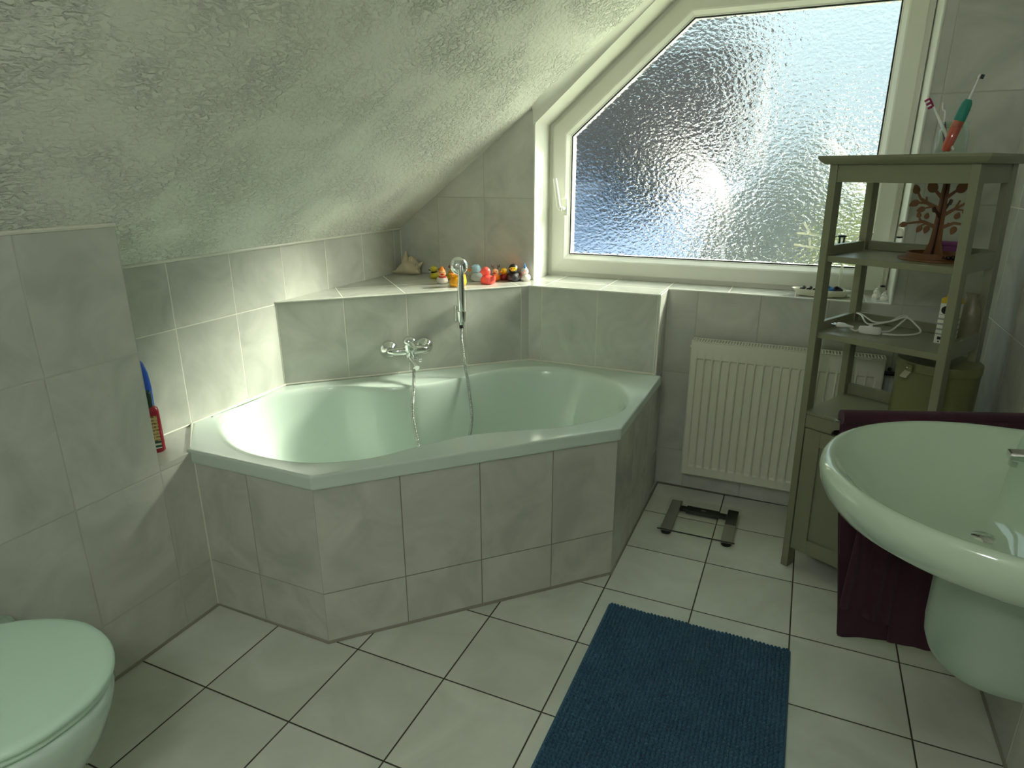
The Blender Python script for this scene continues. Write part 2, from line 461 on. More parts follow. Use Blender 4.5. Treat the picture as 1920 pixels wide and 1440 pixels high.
def ray_poly(ang, poly):
    d = Vector((math.cos(ang), math.sin(ang))); best = None
    for i in range(len(poly)):
        p, q = Vector(poly[i]), Vector(poly[(i + 1) % len(poly)])
        e = q - p; den = d.x * e.y - d.y * e.x
        if abs(den) < 1e-9: continue
        r = p - ctr
        t = (r.x * e.y - r.y * e.x) / den; u = (r.x * d.y - r.y * d.x) / den
        if t > 0 and -1e-6 <= u <= 1 + 1e-6 and (best is None or t < best): best = t
    return ctr + d * best
angs = [2 * PI * i / 144 for i in range(144)]
for p in outer_poly:
    a = math.atan2(p[1] - ctr.y, p[0] - ctr.x) % (2 * PI)
    angs = [q for q in angs if abs(q - a) > .012] + [a - .006, a, a + .006]
angs = sorted(q % (2 * PI) for q in angs)
outer = [ray_poly(a, outer_poly) for a in angs]
inn = [ray_poly(a, [tuple(p) for p in inner]) for a in angs]
def lp(A, z): return [(p.x - O2.x, p.y - O2.y, z) for p in A]
def sc(A, k, c=ctr): return [c + (p - c) * k for p in A]
def inset(A, d): return [p + (ctr - p).normalized() * d for p in A]
fl_c = Vector(st(.83, -.50))
loops = [lp(inset(outer, .012), .532), lp(inset(outer, .002), .532), lp(outer, .535), lp(outer, .540), lp(outer, .566), lp(outer, .5705), lp(inset(outer, .0015), .5740), lp(inset(outer, .005), .5755), lp(inset(outer, .009), .5757), lp(inset(outer, .014), .5757),
         lp(sc(inn, 1.035), .5752), lp(sc(inn, 1.022), .5750), lp(sc(inn, 1.010), .5738), lp(sc(inn, 1.0), .571), lp(sc(inn, .988), .564), lp(sc(inn, .978), .552), lp(sc(inn, .965), .52), lp(sc(inn, .93), .42), lp(sc(inn, .89), .32),
         lp(sc(inn, .85), .25), lp(sc(inn, .80), .205), lp(sc(inn, .72), .180), lp(sc(inn, .5), .168), lp(sc(inn, .2), .162), lp(sc(inn, .02), .160)]
b = MB(); b.loft(loops, False, True)
b.build('basin', m_mint, tub, angle=60)
b = MB(); b.lathe([(0, 0), (.03, 0), (.033, -.004), (.0, -.004)], 24, Matrix.Translation((ctr.x - O2.x, ctr.y - O2.y, .166)))
b.build('drain_plug', m_chrome, tub)

# ------------------------------------------------------------------ bath mixer, shower holder, hand shower
def diag_loc(s, off, z):   # s along the ledge front, off out from it
    t = -.943
    return (*st(s, t + off), z)
mx = thing('bath_mixer', 'chrome two-rosette bath mixer on the tiled ledge front', 'tap', (-.085, 1.245, .690), PI / 4)
mx.scale = (1.08, 1.08, 1.08)
RY = Matrix.Rotation(PI / 2, 4, 'X')      # lathe axis z -> -y (outwards)
for s in (-.070, .070):
    b = MB(); b.lathe([(.0365, 0), (.037, .004), (.0345, .013), (.028, .022), (.018, .028), (.014, .034), (.0, .036)], 28, Matrix.Translation((s, 0, 0)) @ RY)
    b.build('rosette', m_chrome, mx)
b = MB()
b.tube([(-.070, -.030, 0), (-.070, -.046, .0), (-.060, -.055, .0), (-.03, -.058, .002), (.03, -.058, .002), (.06, -.055, 0), (.070, -.046, 0), (.070, -.030, 0)],
       [.0135, .0145, .0145, .017, .017, .0145, .0145, .0135], 16)
b.lathe([(0, -.030), (.016, -.028), (.021, -.015), (.023, 0), (.024, .02), (.021, .032), (.0, .036)], 24, Matrix.Translation((0, -.060, .004)) @ Matrix.Rotation(math.radians(16), 4, 'X'))
b.build('body', m_chrome, mx)
b = MB()
b.ell((0, -.066, .040), (.027, .027, .021), None, 24, 14)
b.tube(spline([(0, -.080, .040), (.004, -.105, .034), (.008, -.135, .020)], 6), [.012, .012, .011, .0105, .010, .010, .0095, .009, .0085, .008, .0075, .007, .006], 12)
b.build('lever', m_chrome, mx)
b = MB()
b.tube(spline([(.002, -.062, -.018), (.006, -.075, -.034), (.010, -.098, -.048), (.012, -.112, -.056)], 6), .0125, 14)
b.build('spout', m_chrome, mx)
b = MB(); b.tube([(.018, -.070, -.026), (.030, -.080, -.032)], .005, 10); b.ell((.034, -.083, -.034), .0085, None, 14, 10)
b.build('diverter_knob', m_chrome, mx)
b = MB(); b.lathe([(.0, 0), (.009, 0), (.0095, -.018), (.0075, -.022), (.0, -.022)], 16, Matrix.Translation((.004, -.062, -.026)))
b.build('hose_outlet', m_chrome, mx)

hd = thing('shower_holder', 'chrome wall bracket gripping the hand shower', 'bracket', (.079, 1.409, .822), PI / 4)
b = MB(); b.box(-.020, .020, -.024, 0, -.034, .034); b.box(-.017, .017, -.044, -.02, -.028, .016)
b.build('wall_plate', m_chrome, hd, bevel=.003)
b = MB()
prof = [(.0125, -.030), (.0190, -.030), (.0205, .014), (.0150, .014), (.0125, -.030)]
b.lathe(prof, 20, Matrix.Translation((0, -.047, 0)))
b.build('cradle', m_chrome, hd)

hs = thing('hand_shower', 'chrome hand shower with a hose looping down into the bath', 'shower', (.112, 1.376, .80), PI / 4)
b = MB()
b.tube([(0, 0, -.022), (0, 0, .0), (0, -.001, .03), (0, -.003, .08), (0, -.006, .13), (0, -.010, .175), (0, -.012, .205), (0, -.010, .228)],
       [.0105, .0115, .013, .0150, .0150, .0130, .0125, .009], 18)
b.build('handle', m_chrome, hs)
b = MB()
HM = Matrix.Translation((0, .006, .226)) @ Matrix.Rotation(math.radians(-72), 4, 'X')
b.lathe([(0, -.018), (.036, -.018), (.0385, -.012), (.0385, -.004), (.036, .006), (.029, .015), (.018, .021), (0, .023)], 32, Matrix.Translation((0, .006, .226)) @ Matrix.Rotation(math.radians(82), 4, 'X'))
b.build('shower_head', m_chrome, hs)
b = MB(); b.lathe([(.0, -.040), (.008, -.040), (.0095, -.036), (.0095, -.022), (.0, -.020)], 16)
b.build('hose_nut', m_black, hs)
hp = [(.112, 1.376, .765), (.120, 1.358, .73), (.140, 1.330, .68), (.175, 1.292, .592), (.205, 1.262, .50), (.225, 1.235, .41), (.215, 1.215, .32),
      (.18, 1.18, .24), (.13, 1.12, .19), (.10, 1.05, .182), (.098, 1.02, .20), (.100, 1.010, .28), (.097, 1.017, .368), (.075, 1.030, .433), (.058, 1.048, .492), (.046, 1.080, .556), (.021, 1.128, .600), (-.010, 1.180, .628), (-.034, 1.205, .655)]
Minv = (Matrix.Translation(hs.location) @ Matrix.Rotation(PI / 4, 4, 'Z')).inverted()
raw = [Vector(p) for p in spline([Minv @ Vector(p) for p in hp], 40)]
pts, acc, stp = [raw[0]], 0.0, .00125
for p, q in zip(raw[:-1], raw[1:]):
    d = (q - p).length; t = stp - acc
    while t <= d:
        pts.append(p.lerp(q, t / d)); t += stp
    acc = d - (t - stp)
b = MB(); b.tube(pts, [.0072 if (i % 5) < 3 else .0048 for i in range(len(pts))], 8)
b.build('hose', m_chrome_dark, hs, angle=80)

# ------------------------------------------------------------------ radiator
rad = thing('radiator', 'white ribbed panel radiator on the wall under the sill', 'radiator', (1.381, 1.735, .117))
RW, RH, RF = .356, .605, -.037
b = MB()
ribs = 20; per = .0333; nx = ribs * 10; zs = [0, .004, .040, .050, .060] + [.06 + .455 * i / 6 for i in range(1, 7)] + [.525, .535, .575, .601, .605]
def rh(x, z):
    u = (x + ribs * per / 2) / per
    if u < 0 or u > ribs: return 0
    k = abs((u % 1) - .5) * 2
    s = max(0, min(1, (k - .58) / .34)); s = s * s * (3 - 2 * s)
    e = max(0, min(1, (z - .040) / .018)) * max(0, min(1, (.535 - z) / .014))
    return .013 * (1 - s) * e
xs = [-RW, -RW + .004] + [-ribs * per / 2 + per * ribs * i / nx for i in range(nx + 1)] + [RW - .004, RW]
rows = []
for z in zs:
    row = []
    for x in xs:
        edge = min(x + RW, RW - x, z, RH - z)
        row.append((x, RF + (.004 if edge < .002 else 0) + rh(x, z), z))
    rows.append(row)
b.loft(rows, False, False, closed=False)
b.build('front_panel', m_rad, rad, angle=30)
b = MB(); b.box(-RW, RW, RF + .006, RF + .016, 0, RH - .002); b.box(-RW, RW, .022, .030, .005, RH - .02)
b.build('water_panel', m_rad, rad, smooth=False)
for s in (-1, 1):
    b = MB(); b.box(s * RW - .0015, s * RW + .0015, RF + .002, .030, .002, RH)
    b.build('side_cover', m_rad, rad, smooth=False, bevel=.001)
b = MB(); y0, y1 = RF + .001, .030
b.box(-RW, RW, y0, y0 + .008, RH - .002, RH + .002); b.box(-RW, RW, y1 - .008, y1, RH - .002, RH + .002); b.box(-RW, RW, -.0045, -.0015, RH - .003, RH + .001)
nb = 62
for i in range(nb + 1):
    x = -RW + 2 * RW * i / nb
    b.box(x - .0017, x + .0017, y0, y1, RH - .0015, RH + .0015)
b.build('grille', m_rad, rad, smooth=False)
b = MB(); b.box(-RW + .004, RW - .004, RF + .017, .021, RH - .014, RH - .006)
b.build('slot_shade', m_gap_shade, rad, smooth=False)  # dark plate paints the shade seen between the grille bars
for s in (-1, 1):
    b = MB(); b.box(s * .25 - .02, s * .25 + .02, .028, .065, .1, .5)
    b.build('bracket', m_rad, rad, smooth=False)
b = MB(); b.lathe([(.0, 0), (.017, 0), (.019, .008), (.019, .045), (.014, .055), (0, .056)], 18, Matrix.Translation((RW + .045, -.01, .545)) @ Matrix.Rotation(PI / 2, 4, 'Y'))
b.tube([(RW, 0, .545), (RW + .05, 0, .545)], .009, 10)
b.tube([(RW + .03, 0, .545), (RW + .03, .065, .545)], .008, 10)
b.build('thermostat_valve', m_black, rad)
b = MB(); b.lathe([(.0, 0), (.007, 0), (.006, .010), (.0, .011)], 12, Matrix.Translation((-RW, .0, .575)) @ Matrix.Rotation(-PI / 2, 4, 'Y'))
b.build('bleed_plug', m_rad, rad)

# ------------------------------------------------------------------ tall shelf
SX, SY, SA, SW, SD = 1.470, 1.317, -.476, .412, .316
LX, LY = -.016, .043
sh = thing('shelf_unit', 'tall sage green wooden shelf unit with open shelves and a cupboard', 'shelf', (SX, SY, 0), SA)
RA = Matrix.Rotation(-SA, 2) @ Vector((LX, LY))    # the posts rake back very slightly
def rake(o):
    for v in o.data.vertices:
        v.co.x += RA.x * v.co.z; v.co.y += RA.y * v.co.z
    return o
PA, PB = .024, .046
ZT = 1.415
def sbox(name, dims, mat=m_shelf, bevel=.0015):
    b = MB(); b.box(*dims); return rake(b.build(name, mat, sh, smooth=False, bevel=bevel))
for (u, v) in ((0, 0), (SW - PA, 0), (0, SD - PB), (SW - PA, SD - PB)):
    o = sbox('post', (u, u + PA, v, v + PB, .030, ZT))
    b = MB(); b.box(u - .001, u + PA + .001, v - .001, v + PB + .001, 0, .034)
    rake(b.build('foot', m_shelf, o, smooth=False, bevel=.002))
b = MB()
E1 = .028
def rect(d, z): return [(-d, -d, z), (SW + d, -d, z), (SW + d, SD + d * .3, z), (-d, SD + d * .3, z)]
b.loft([rect(.004, ZT), rect(.010, ZT), rect(.016, ZT + .004), rect(.024, ZT + .012), rect(E1, ZT + .018), rect(E1, ZT + .026)])
rake(b.build('top_board', m_shelf, sh, smooth=False, bevel=.001))
ZA = ZT - .053
sbox('apron', (PA, SW - PA, .004, .022, ZA, ZT)); sbox('apron', (PA, SW - PA, SD - .022, SD - .004, ZA, ZT))
sbox('apron', (.004, .020, PB, SD - PB, ZA, ZT)); sbox('apron', (SW - .020, SW - .004, PB, SD - PB, ZA, ZT))
Z1, Z2, ZCAB = 1.134, .882, .607
for zt in (Z1, Z2):
    sbox('shelf_board', (PA * .6, SW - PA * .6, .012, SD - .010, zt - .020, zt))
    sbox('side_rail', (.003, .020, PB, SD - PB, zt - .022, zt + .030))
    sbox('side_rail', (SW - .020, SW - .003, PB, SD - PB, zt - .022, zt + .030))
    sbox('back_rail', (PA, SW - PA, SD - .022, SD - .006, zt - .0, zt + .030))
sbox('cupboard_top', (PA * .6, SW - PA * .6, .002, SD - .006, ZCAB - .012, ZCAB))
sbox('back_rail', (PA, SW - PA, SD - .022, SD - .006, ZCAB, ZCAB + .040))
ZD0, ZD1 = .082, .545
sbox('side_panel', (.004, .018, PB, SD - PB, ZD0, ZCAB - .012)); sbox('side_panel', (SW - .018, SW - .004, PB, SD - PB, ZD0, ZCAB - .012))
sbox('back_panel', (PA, SW - PA, SD - .014, SD - .006, ZD0, ZCAB - .012))
sbox('floor_panel', (PA, SW - PA, .022, SD - .012, ZD0, ZD0 + .012))
# front rail with the arched finger cut-out
b = MB()
arch = []
for i in range(17):
    th = PI - PI * i / 16
    arch.append((SW / 2 + .090 * math.copysign(abs(math.cos(th)) ** .55, math.cos(th)), ZD1 + .004 + .026 * math.sin(th) ** .8))
poly = [(PA + .001, ZCAB - .013), (PA + .001, ZD1 + .004)] + arch + [(SW - PA - .001, ZD1 + .004), (SW - PA - .001, ZCAB - .013)]
b.prism(poly, .002, .018, fx)
rake(b.build('front_rail', m_shelf, sh, smooth=False))
b = MB(); b.box(PA, SW - PA, .030, .034, ZD1 - .03, ZCAB - .014)
rake(b.build('gap_shade_panel', m_gap_shade, sh, smooth=False))  # near-black sheet paints the shade behind the cut-out and door gap
door = None
g0, g1 = PA + .004, SW - PA - .002
b = MB()
b.box(g0, g0 + .055, .000, .018, ZD0, ZD1); b.box(g1 - .055, g1, .000, .018, ZD0, ZD1)
b.box(g0 + .055, g1 - .055, .000, .018, ZD0, ZD0 + .055); b.box(g0 + .055, g1 - .055, .000, .018, ZD1 - .055, ZD1)
door = rake(b.build('door', m_shelf, sh, smooth=False, bevel=.0015))
b = MB(); b.box(g0 + .05, g1 - .05, .008, .014, ZD0 + .05, ZD1 - .05)
rake(b.build('door_panel', m_shelf, door, smooth=False))
def on_shelf(u, v, z):
    q = Matrix.Rotation(SA, 2) @ Vector((u + RA.x * z, v + RA.y * z))
    return (SX + q.x, SY + q.y, z)

# ------------------------------------------------------------------ things on the shelf
ZTOP = ZT + .026
# jar with brushes
jl = (1.765, 1.395, ZTOP)
jar = thing('toothbrush_jar', 'clear glass jar holding toothbrushes on top of the shelf unit', 'jar', jl)
b = MB()
b.lathe([(.0, .002), (.037, .0), (.040, .004), (.0405, .060), (.038, .068), (.034, .073), (.0345, .092), (.032, .092), (.0315, .073), (.0365, .064), (.038, .008), (.0, .006)], 32)
b.build('glass_body', m_clear, jar)
b = MB(); b.lathe([(.0345, .075), (.0362, .077), (.0345, .079), (.0362, .084), (.0345, .086), (.0345, .090), (.0355, .092), (.0325, .092), (.0325, .075), (.0345, .075)], 32)
b.build('screw_rim', m_clear, jar)
def brush_pose(name, label, base, tip):
    o = bpy.data.objects.new(name, None); C.objects.link(o); o.empty_display_size = .03
    o.location = base
    o.rotation_mode = 'QUATERNION'
    o.rotation_quaternion = (Vector(tip) - Vector(base)).to_track_quat('Z', 'Y')
    return tag(o, label, 'toothbrush', 'toothbrushes in the jar')
m_coral = plain('coral plastic', rgb(214, 84, 68), .35); m_teal = plain('teal rubber', rgb(28, 128, 116), .5)
m_pinkp = plain('magenta bristle', rgb(150, 22, 82), .7); m_whiteb = plain('white brush plastic', rgb(226, 226, 220), .35)
eb = brush_pose('electric_toothbrush', 'coral and teal electric toothbrush leaning right in the jar', (1.752, 1.392, ZTOP + .010), (1.800, 1.380, ZTOP + .212))
L = (Vector((1.800, 1.380, .212)) - Vector((1.752, 1.392, .010))).length
b = MB(); b.lathe([(0, 0), (.011, .001), (.0135, .02), (.0145, .07), (.0145, .115), (.0125, .132), (.008, .142), (0, .143)], 20); b.build('handle', m_coral, eb)
b = MB(); b.lathe([(0.0146, .085), (.0150, .088), (.0150, .116), (.0130, .134), (.0085, .1435), (0, .1445)], 20); b.build('grip', m_teal, eb)
b = MB(); b.tube([(0, 0, .140), (0, 0, L - .006)], [.0035, .0022], 10); b.build('neck', m_whiteb, eb)
b = MB(); b.ell((0, .0, L - .003), (.0065, .004, .0075), None, 12, 8); b.build('head', m_whiteb, eb)
b = MB(); b.box(-.005, .005, -.011, -.003, L - .008, L + .003); b.build('bristles', plain('black bristle', rgb(20, 34, 36), .7), eb, smooth=False)
wb = brush_pose('toothbrush', 'white toothbrush with magenta striped bristles leaning left in the jar', (1.772, 1.386, ZTOP + .012), (1.690, 1.412, ZTOP + .160))
L = (Vector((1.690, 1.412, .160)) - Vector((1.772, 1.386, .012))).length
b = MB(); b.tube([(0, 0, 0), (0, 0, .05), (0, 0, .10), (0, 0, L - .028)], [.005, .0052, .004, .0024], 10); b.build('handle', m_whiteb, wb)
b = MB(); b.ell((0, 0, L - .014), (.0060, .0028, .016), None, 12, 8); b.build('head', m_pinkp, wb)
for i in range(5):
    b = MB(); b.box(-.0052, .0052, -.014, -.002, L - .0285 + i * .0060, L - .0235 + i * .0060)
    b.build('bristles', m_pinkp if i % 2 == 0 else m_whiteb, wb, smooth=False)
sb = brush_pose('toothbrush', 'white toothbrush seen from its curved back in the middle of the jar', (1.755, 1.402, ZTOP + .010), (1.728, 1.420, ZTOP + .145))
L = (Vector((1.728, 1.420, .145)) - Vector((1.755, 1.402, .010))).length
b = MB(); b.tube([(0, 0, 0), (0, 0, .06), (0, 0, .085)], [.0055, .006, .004], 10); b.build('handle', plain('purple brush handle', rgb(92, 52, 96), .4), sb)
b = MB(); b.tube(spline([(0, 0, .085), (0, .003, .10), (0, .004, .115), (0, 0, L - .018)], 4), .0026, 10); b.ell((0, 0, L - .010), (.0058, .0032, .013), None, 12, 8); b.build('head', m_whiteb, sb)

# wooden jewellery tree
tc_ = (1.772, 1.385, Z1)
jt = thing('jewellery_tree', 'brown laser-cut wooden jewellery tree on the upper shelf', 'jewellery stand', tc_, SA)
b = MB(); b.lathe([(0, 0), (.095, 0), (.096, .002), (.095, .005), (0, .005)], 40); b.build('base', m_wood, jt)
b = MB()
b.lathe([(.066, .005), (.072, .005), (.072, .022), (.066, .022), (.066, .005)], 40)
b.build('tray_rim', m_wood, jt)
def flat(b, poly, th=.0035):
    b.prism(poly, -th / 2, th / 2, fx)
def limb(b, p, q, r0, r1, th=.0035):
    p, q = Vector(p), Vector(q); d = (q - p).normalized(); n_ = Vector((-d.y, d.x))
    flat(b, [tuple(p + n_ * r0), tuple(p - n_ * r0), tuple(q - n_ * r1), tuple(q + n_ * r1)], th)
def leaf(b, c, d, r, th=.0035):
    c = Vector(c); d = Vector(d).normalized(); n_ = Vector((-d.y, d.x)); out = []
    for i in range(20):
        a = 2 * PI * i / 20
        k = r * (1 + .42 * max(0, math.cos(a)) ** 6)
        out.append(tuple(c + d * (k * math.cos(a)) + n_ * (r * .86 * math.sin(a))))
    flat(b, out, th)
# the two crossed trunk boards
for name, rz in (('trunk', 0), ('trunk', PI / 2)):
    b = MB(); b.T = Matrix.Rotation(rz, 4, 'Z')
    flat(b, [(-.046, .005), (-.028, .018), (-.017, .05), (-.013, .10), (-.011, .16), (-.009, .225), (.009, .225), (.011, .16), (.013, .10), (.017, .05), (.028, .018), (.046, .005)], .0045)
    b.build(name, m_wood if rz == 0 else m_wood_edge, jt, smooth=False)
brs = [
    ([((-.010, .098), (-.045, .112), .006, .0045), ((-.045, .112), (-.090, .104), .0045, .0030), ((-.032, .108), (-.052, .098), .003, .0025), ((-.050, .112), (-.058, .122), .003, .002)],
     [((-.100, .100), (-1, -.4), .010), ((-.060, .130), (-.3, 1), .008), ((-.038, .128), (.1, 1), .008), ((-.052, .090), (-.5, -1), .0095), ((-.032, .090), (-.2, -1), .0100)]),
    ([((-.008, .150), (-.040, .166), .007, .005), ((-.040, .166), (-.064, .180), .005, .004), ((-.046, .168), (-.070, .168), .004, .003), ((-.022, .158), (-.048, .152), .003, .0025), ((-.046, .168), (-.048, .186), .003, .002), ((-.064, .180), (-.075, .200), .003, .003)],
     [((-.080, .205), (-.3, 1), .012), ((-.078, .166), (-1, -.6), .012), ((-.056, .148), (-1, -.4), .010)]),
    ([((-.004, .182), (-.026, .204), .005, .004)], [((-.036, .214), (-.4, 1), .0165)]),
    ([((.004, .182), (.030, .206), .005, .004)], [((.042, .214), (.4, 1), .0165)]),
    ([((.008, .134), (.036, .154), .006, .004), ((.036, .154), (.062, .172), .004, .003), ((.036, .156), (.044, .178), .003, .002), ((.034, .152), (.058, .150), .003, .002)],
     [((.070, .180), (.7, 1), .011), ((.064, .144), (.6, -.8), .009)]),
    ([((.010, .098), (.040, .112), .006, .004), ((.040, .112), (.076, .108), .004, .003), ((.020, .103), (.026, .112), .002, .002)],
     [((.044, .132), (.3, 1), .009), ((.042, .092), (-.3, -1), .0105), ((.082, .100), (.7, -.8), .010)]),
]
for limbs, leaves in brs:
    b = MB()
    for l in limbs: limb(b, *l)
    for l in leaves: leaf(b, *l)
    b.build('branch', m_wood, jt, smooth=False)
b = MB(); b.T = Matrix.Rotation(PI / 2, 4, 'Z')
for l in (((-.008, .13), (-.05, .15), .006, .004), ((.008, .14), (.05, .165), .006, .004)): limb(b, *l)
for l in (((-.06, .152), (-1, .2), .010), ((.06, .17), (1, .3), .010)): leaf(b, *l)
b.build('branch', m_wood_edge, jt, smooth=False)
# earring hanging on the tree
q = Matrix.Rotation(SA, 2) @ Vector((-.105, 0))
er = thing('drop_earring', 'clear drop earring with a black cap hanging from the wooden tree', 'earring', (tc_[0] + q.x, tc_[1] + q.y, Z1 + .078), SA)
b = MB(); b.tube([(0, 0, .022), (-.004, -.003, .016), (-.002, -.003, .008)], .0008, 6); b.build('hook', m_chrome, er)
b = MB(); b.lathe([(0, -.018), (.008, -.016), (.0095, -.004), (.006, .008), (0, .010)], 16); b.build('drop', m_acryl, er)
b = MB(); b.lathe([(0, -.022), (.009, -.020), (.010, -.016), (0, -.015)], 16); b.build('cap', m_black, er)

# purple box and dark beads behind the tree
pz = on_shelf(.285, .280, Z1)
pb = thing('trinket_box', 'small translucent purple box behind the wooden jewellery tree', 'box', pz, SA)
m_purple = plain('purple plastic', rgb(122, 66, 112), .35)
b = MB(); b.box(-.050, .030, -.014, .014, 0, .034); b.build('body', m_purple, pb, smooth=False, bevel=.003)
b = MB(); b.box(-.051, .031, -.015, .015, .034, .048); b.build('lid', m_purple, pb, smooth=False, bevel=.003)
m_bead = plain('dark bead', rgb(34, 18, 20), .25)
q = Matrix.Rotation(SA, 2) @ Vector((.045, -.035))
nk = MB(); pts = []
for i in range(26):
    a = i * .55
    nk.ell((.030 * math.cos(a) * (.5 + .02 * i), .018 * math.sin(a) * (.5 + .02 * i), .009), .0055, None, 10, 7)
o = nk.build('bead_necklace', m_bead); o.location = (tc_[0] + q.x, tc_[1] + q.y, Z1 + .005); o.rotation_euler = (0, 0, SA)
tag(o, 'dark bead necklace coiled on the base of the wooden jewellery tree', 'necklace')

# acrylic jewellery stand on the sill with tassel earrings
AY = 1.885
ac = thing('acrylic_jewellery_stand', 'clear acrylic jewellery branch stand on the sill before the glass', 'jewellery stand', (1.55, AY, ZL))
b = MB(); b.lathe([(0, 0), (.045, 0), (.045, .005), (0, .005)], 32); b.build('base', m_acryl, ac)
b = MB(); b.tube([(0, 0, .005), (0, 0, .20), (-.01, 0, .24)], [.006, .005, .004], 10); b.build('stem', m_acryl, ac)
for pts in ([(0, 0, .16), (-.045, 0, .220), (-.100, 0, .238), (-.180, 0, .245)], [(-.070, 0, .228), (-.078, 0, .268)], [(-.130, 0, .241), (-.160, 0, .288)],
            [(0, 0, .12), (-.060, 0, .178), (-.120, 0, .190), (-.186, 0, .200)], [(-.125, 0, .191), (-.132, 0, .228)],
            [(0, 0, .19), (.030, 0, .225), (.060, 0, .262)], [(-.03, 0, .238), (.010, 0, .242), (.090, 0, .250)]):
    b = MB(); b.tube(spline(pts, 6), .0042, 8); b.build('branch', m_acryl, ac)
te = thing('tassel_earring', 'black forked tassel earring on the acrylic stand before the glass', 'earring', (1.534, AY - .006, ZL + .238))
b = MB(); b.ell((0, 0, 0), (.018, .006, .005), None, 12, 8); b.tube([(-.018, 0, 0), (-.026, 0, -.004)], .002, 6); b.build('bar', m_black, te)
for x in (-.008, .008):
    b = MB(); b.tube([(x, 0, 0), (x * .9, 0, -.03), (x * 1.2, 0, -.062)], [.003, .0042, .001], 8); b.build('tassel', m_black, te)
ce = thing('crystal_earring', 'clear rod earring with a dark square tip beside the window reveal', 'earring', (1.703, 1.90, .968))
b = MB(); b.tube([(-.006, 0, .0), (-.006, 0, .085)], .003, 8); b.tube([(.007, 0, .0), (.007, 0, .085)], .003, 8); b.build('rod', m_acryl, ce)
b = MB(); b.box(-.008, .010, -.002, .002, -.006, .002); b.build('tip', m_gasket, ce, smooth=False, bevel=.001)
b = MB(); b.tube([(0, 0, .085), (0, .03, .10), (0, .07, .10)], .0012, 6); b.build('hook', m_chrome, ce)

# dish on the sill with small things
ds = thing('oval_dish', 'long white oval dish of hair things on the window sill', 'dish', (1.487, 1.872, ZL))
def ov(a, c, z, n_=40): return [(a * math.copysign(abs(math.cos(2 * PI * i / n_)) ** .9, math.cos(2 * PI * i / n_)), c * math.sin(2 * PI * i / n_), z) for i in range(n_)]
b = MB(); b.loft([ov(.07, .022, 0), ov(.088, .030, .004), ov(.104, .038, .024), ov(.110, .042, .030), ov(.106, .039, .030), ov(.098, .034, .022), ov(.080, .026, .007), ov(.02, .008, .006)])
o = b.build('dish', plain('cream porcelain', rgb(226, 224, 204), .15), ds)
def curl(name, label, cat, loc, col, r, seed, n_=7, tk=.006):
    rr = random.Random(seed); b = MB(); pts = []
    for i in range(n_):
        a = i * 1.5
        pts.append((r * math.cos(a) * rr.uniform(.7, 1.1), r * .8 * math.sin(a) * rr.uniform(.7, 1.1), .004 + i * .003))
    b.tube(spline(pts, 5), tk, 8)
    o = b.build(name, col); o.location = loc
    return tag(o, label, cat, None)
m_blk2 = plain('black elastic', rgb(20, 20, 24), .7); m_blue = plain('blue elastic', rgb(36, 92, 150), .55)
for i, (dx, lab) in enumerate(((-.068, 'black hair tie at the free left end of the white dish'), (-.043, 'small grey-black hair tie second from the left end of the white dish'), (-.018, 'black hair tie in the dish just left of the shelf post'))):
    curl('hair_tie', lab, 'hair tie', (1.487 + dx, 1.872, ZL + .016), m_blk2, .009, i, 6, .0045)['group'] = 'hair ties in the dish'
curl('hair_clip', 'blue hair clip in the white dish behind the shelf post', 'hair clip', (1.487 + .030, 1.872, ZL + .014), m_blue, .013, 11, 8, .0075)
curl('scrunchie', 'black scrunchie near the right end of the white dish', 'hair tie', (1.487 + .060, 1.872, ZL + .014), m_blk2, .013, 12, 8, .007)
b = MB(); b.tube(spline([(-.015, 0, .012), (0, .004, .020), (.012, 0, .012), (.022, -.002, .004)], 6), .003, 8)
o = b.build('hair_grip', m_white); o.location = (1.487 + .078, 1.866, ZL + .016); tag(o, 'white hair grip at the right end of the oval dish', 'hair grip')

# white shells on the sill, right corner
for i, (x, y, s, lab) in enumerate(((1.688, 1.905, .022, 'white whelk shell further from the reveal on the sill'), (1.712, 1.872, .018, 'pointed white shell beside the right window reveal'))):
    b = MB()
    for k in range(5):
        b.ell((.003 * math.sin(k * 2), 0, s * (.35 + k * .42)), s * (.72 - k * .13), None, 14, 9)
    b.ell((s * .5, -.004, s * .4), (s * .5, s * .35, s * .4), None, 12, 8)
    o = b.build('seashell', plain('white shell', rgb(224, 222, 212), .4, bump=.4, bscale=90)); o.location = (x, y, ZL)
    tag(o, lab, 'shell', 'white shells on the sill')

# cable with switch on the middle shelf
cb = thing('lamp_cable', 'white flex with inline switch and plug on the middle shelf', 'cable', (1.64, 1.40, Z2))
def loc(p): return (p[0] - 1.64, p[1] - 1.40, p[2])
b = MB(); sw = Matrix.Translation((-.003, -.010, .013)) @ Matrix.Rotation(math.radians(-8), 4, 'Z')
b.T = sw
b.loft([[(x * k, y * k, z) for x, y, _ in ov(.034, .012, 0, 28)] for k, z in ((.9, -.012), (1, -.008), (1, .004), (.9, .011))])
b.build('switch', m_plug, cb)
b = MB(); b.T = sw; b.box(-.005, .006, -.004, .004, .010, .020); b.build('switch_button', m_plug, cb, smooth=False, bevel=.001)
b = MB(); pm = Matrix.Translation((-.088, .020, .016)) @ Matrix.Rotation(math.radians(-28), 4, 'Z')
b.T = pm
b.loft([[(x, a * math.cos(2 * PI * i / 16), c * math.sin(2 * PI * i / 16)) for i in range(16)] for x, a, c in ((-.012, .014, .008), (.006, .015, .009), (.020, .007, .006), (.040, .004, .004))])
b.build('plug', m_plug, cb)
for yy in (-.009, .009):
    b = MB(); b.T = pm; b.tube([(-.012, yy, 0), (-.030, yy, 0)], .0022, 8); b.build('pin', m_chrome, cb)
b = MB()
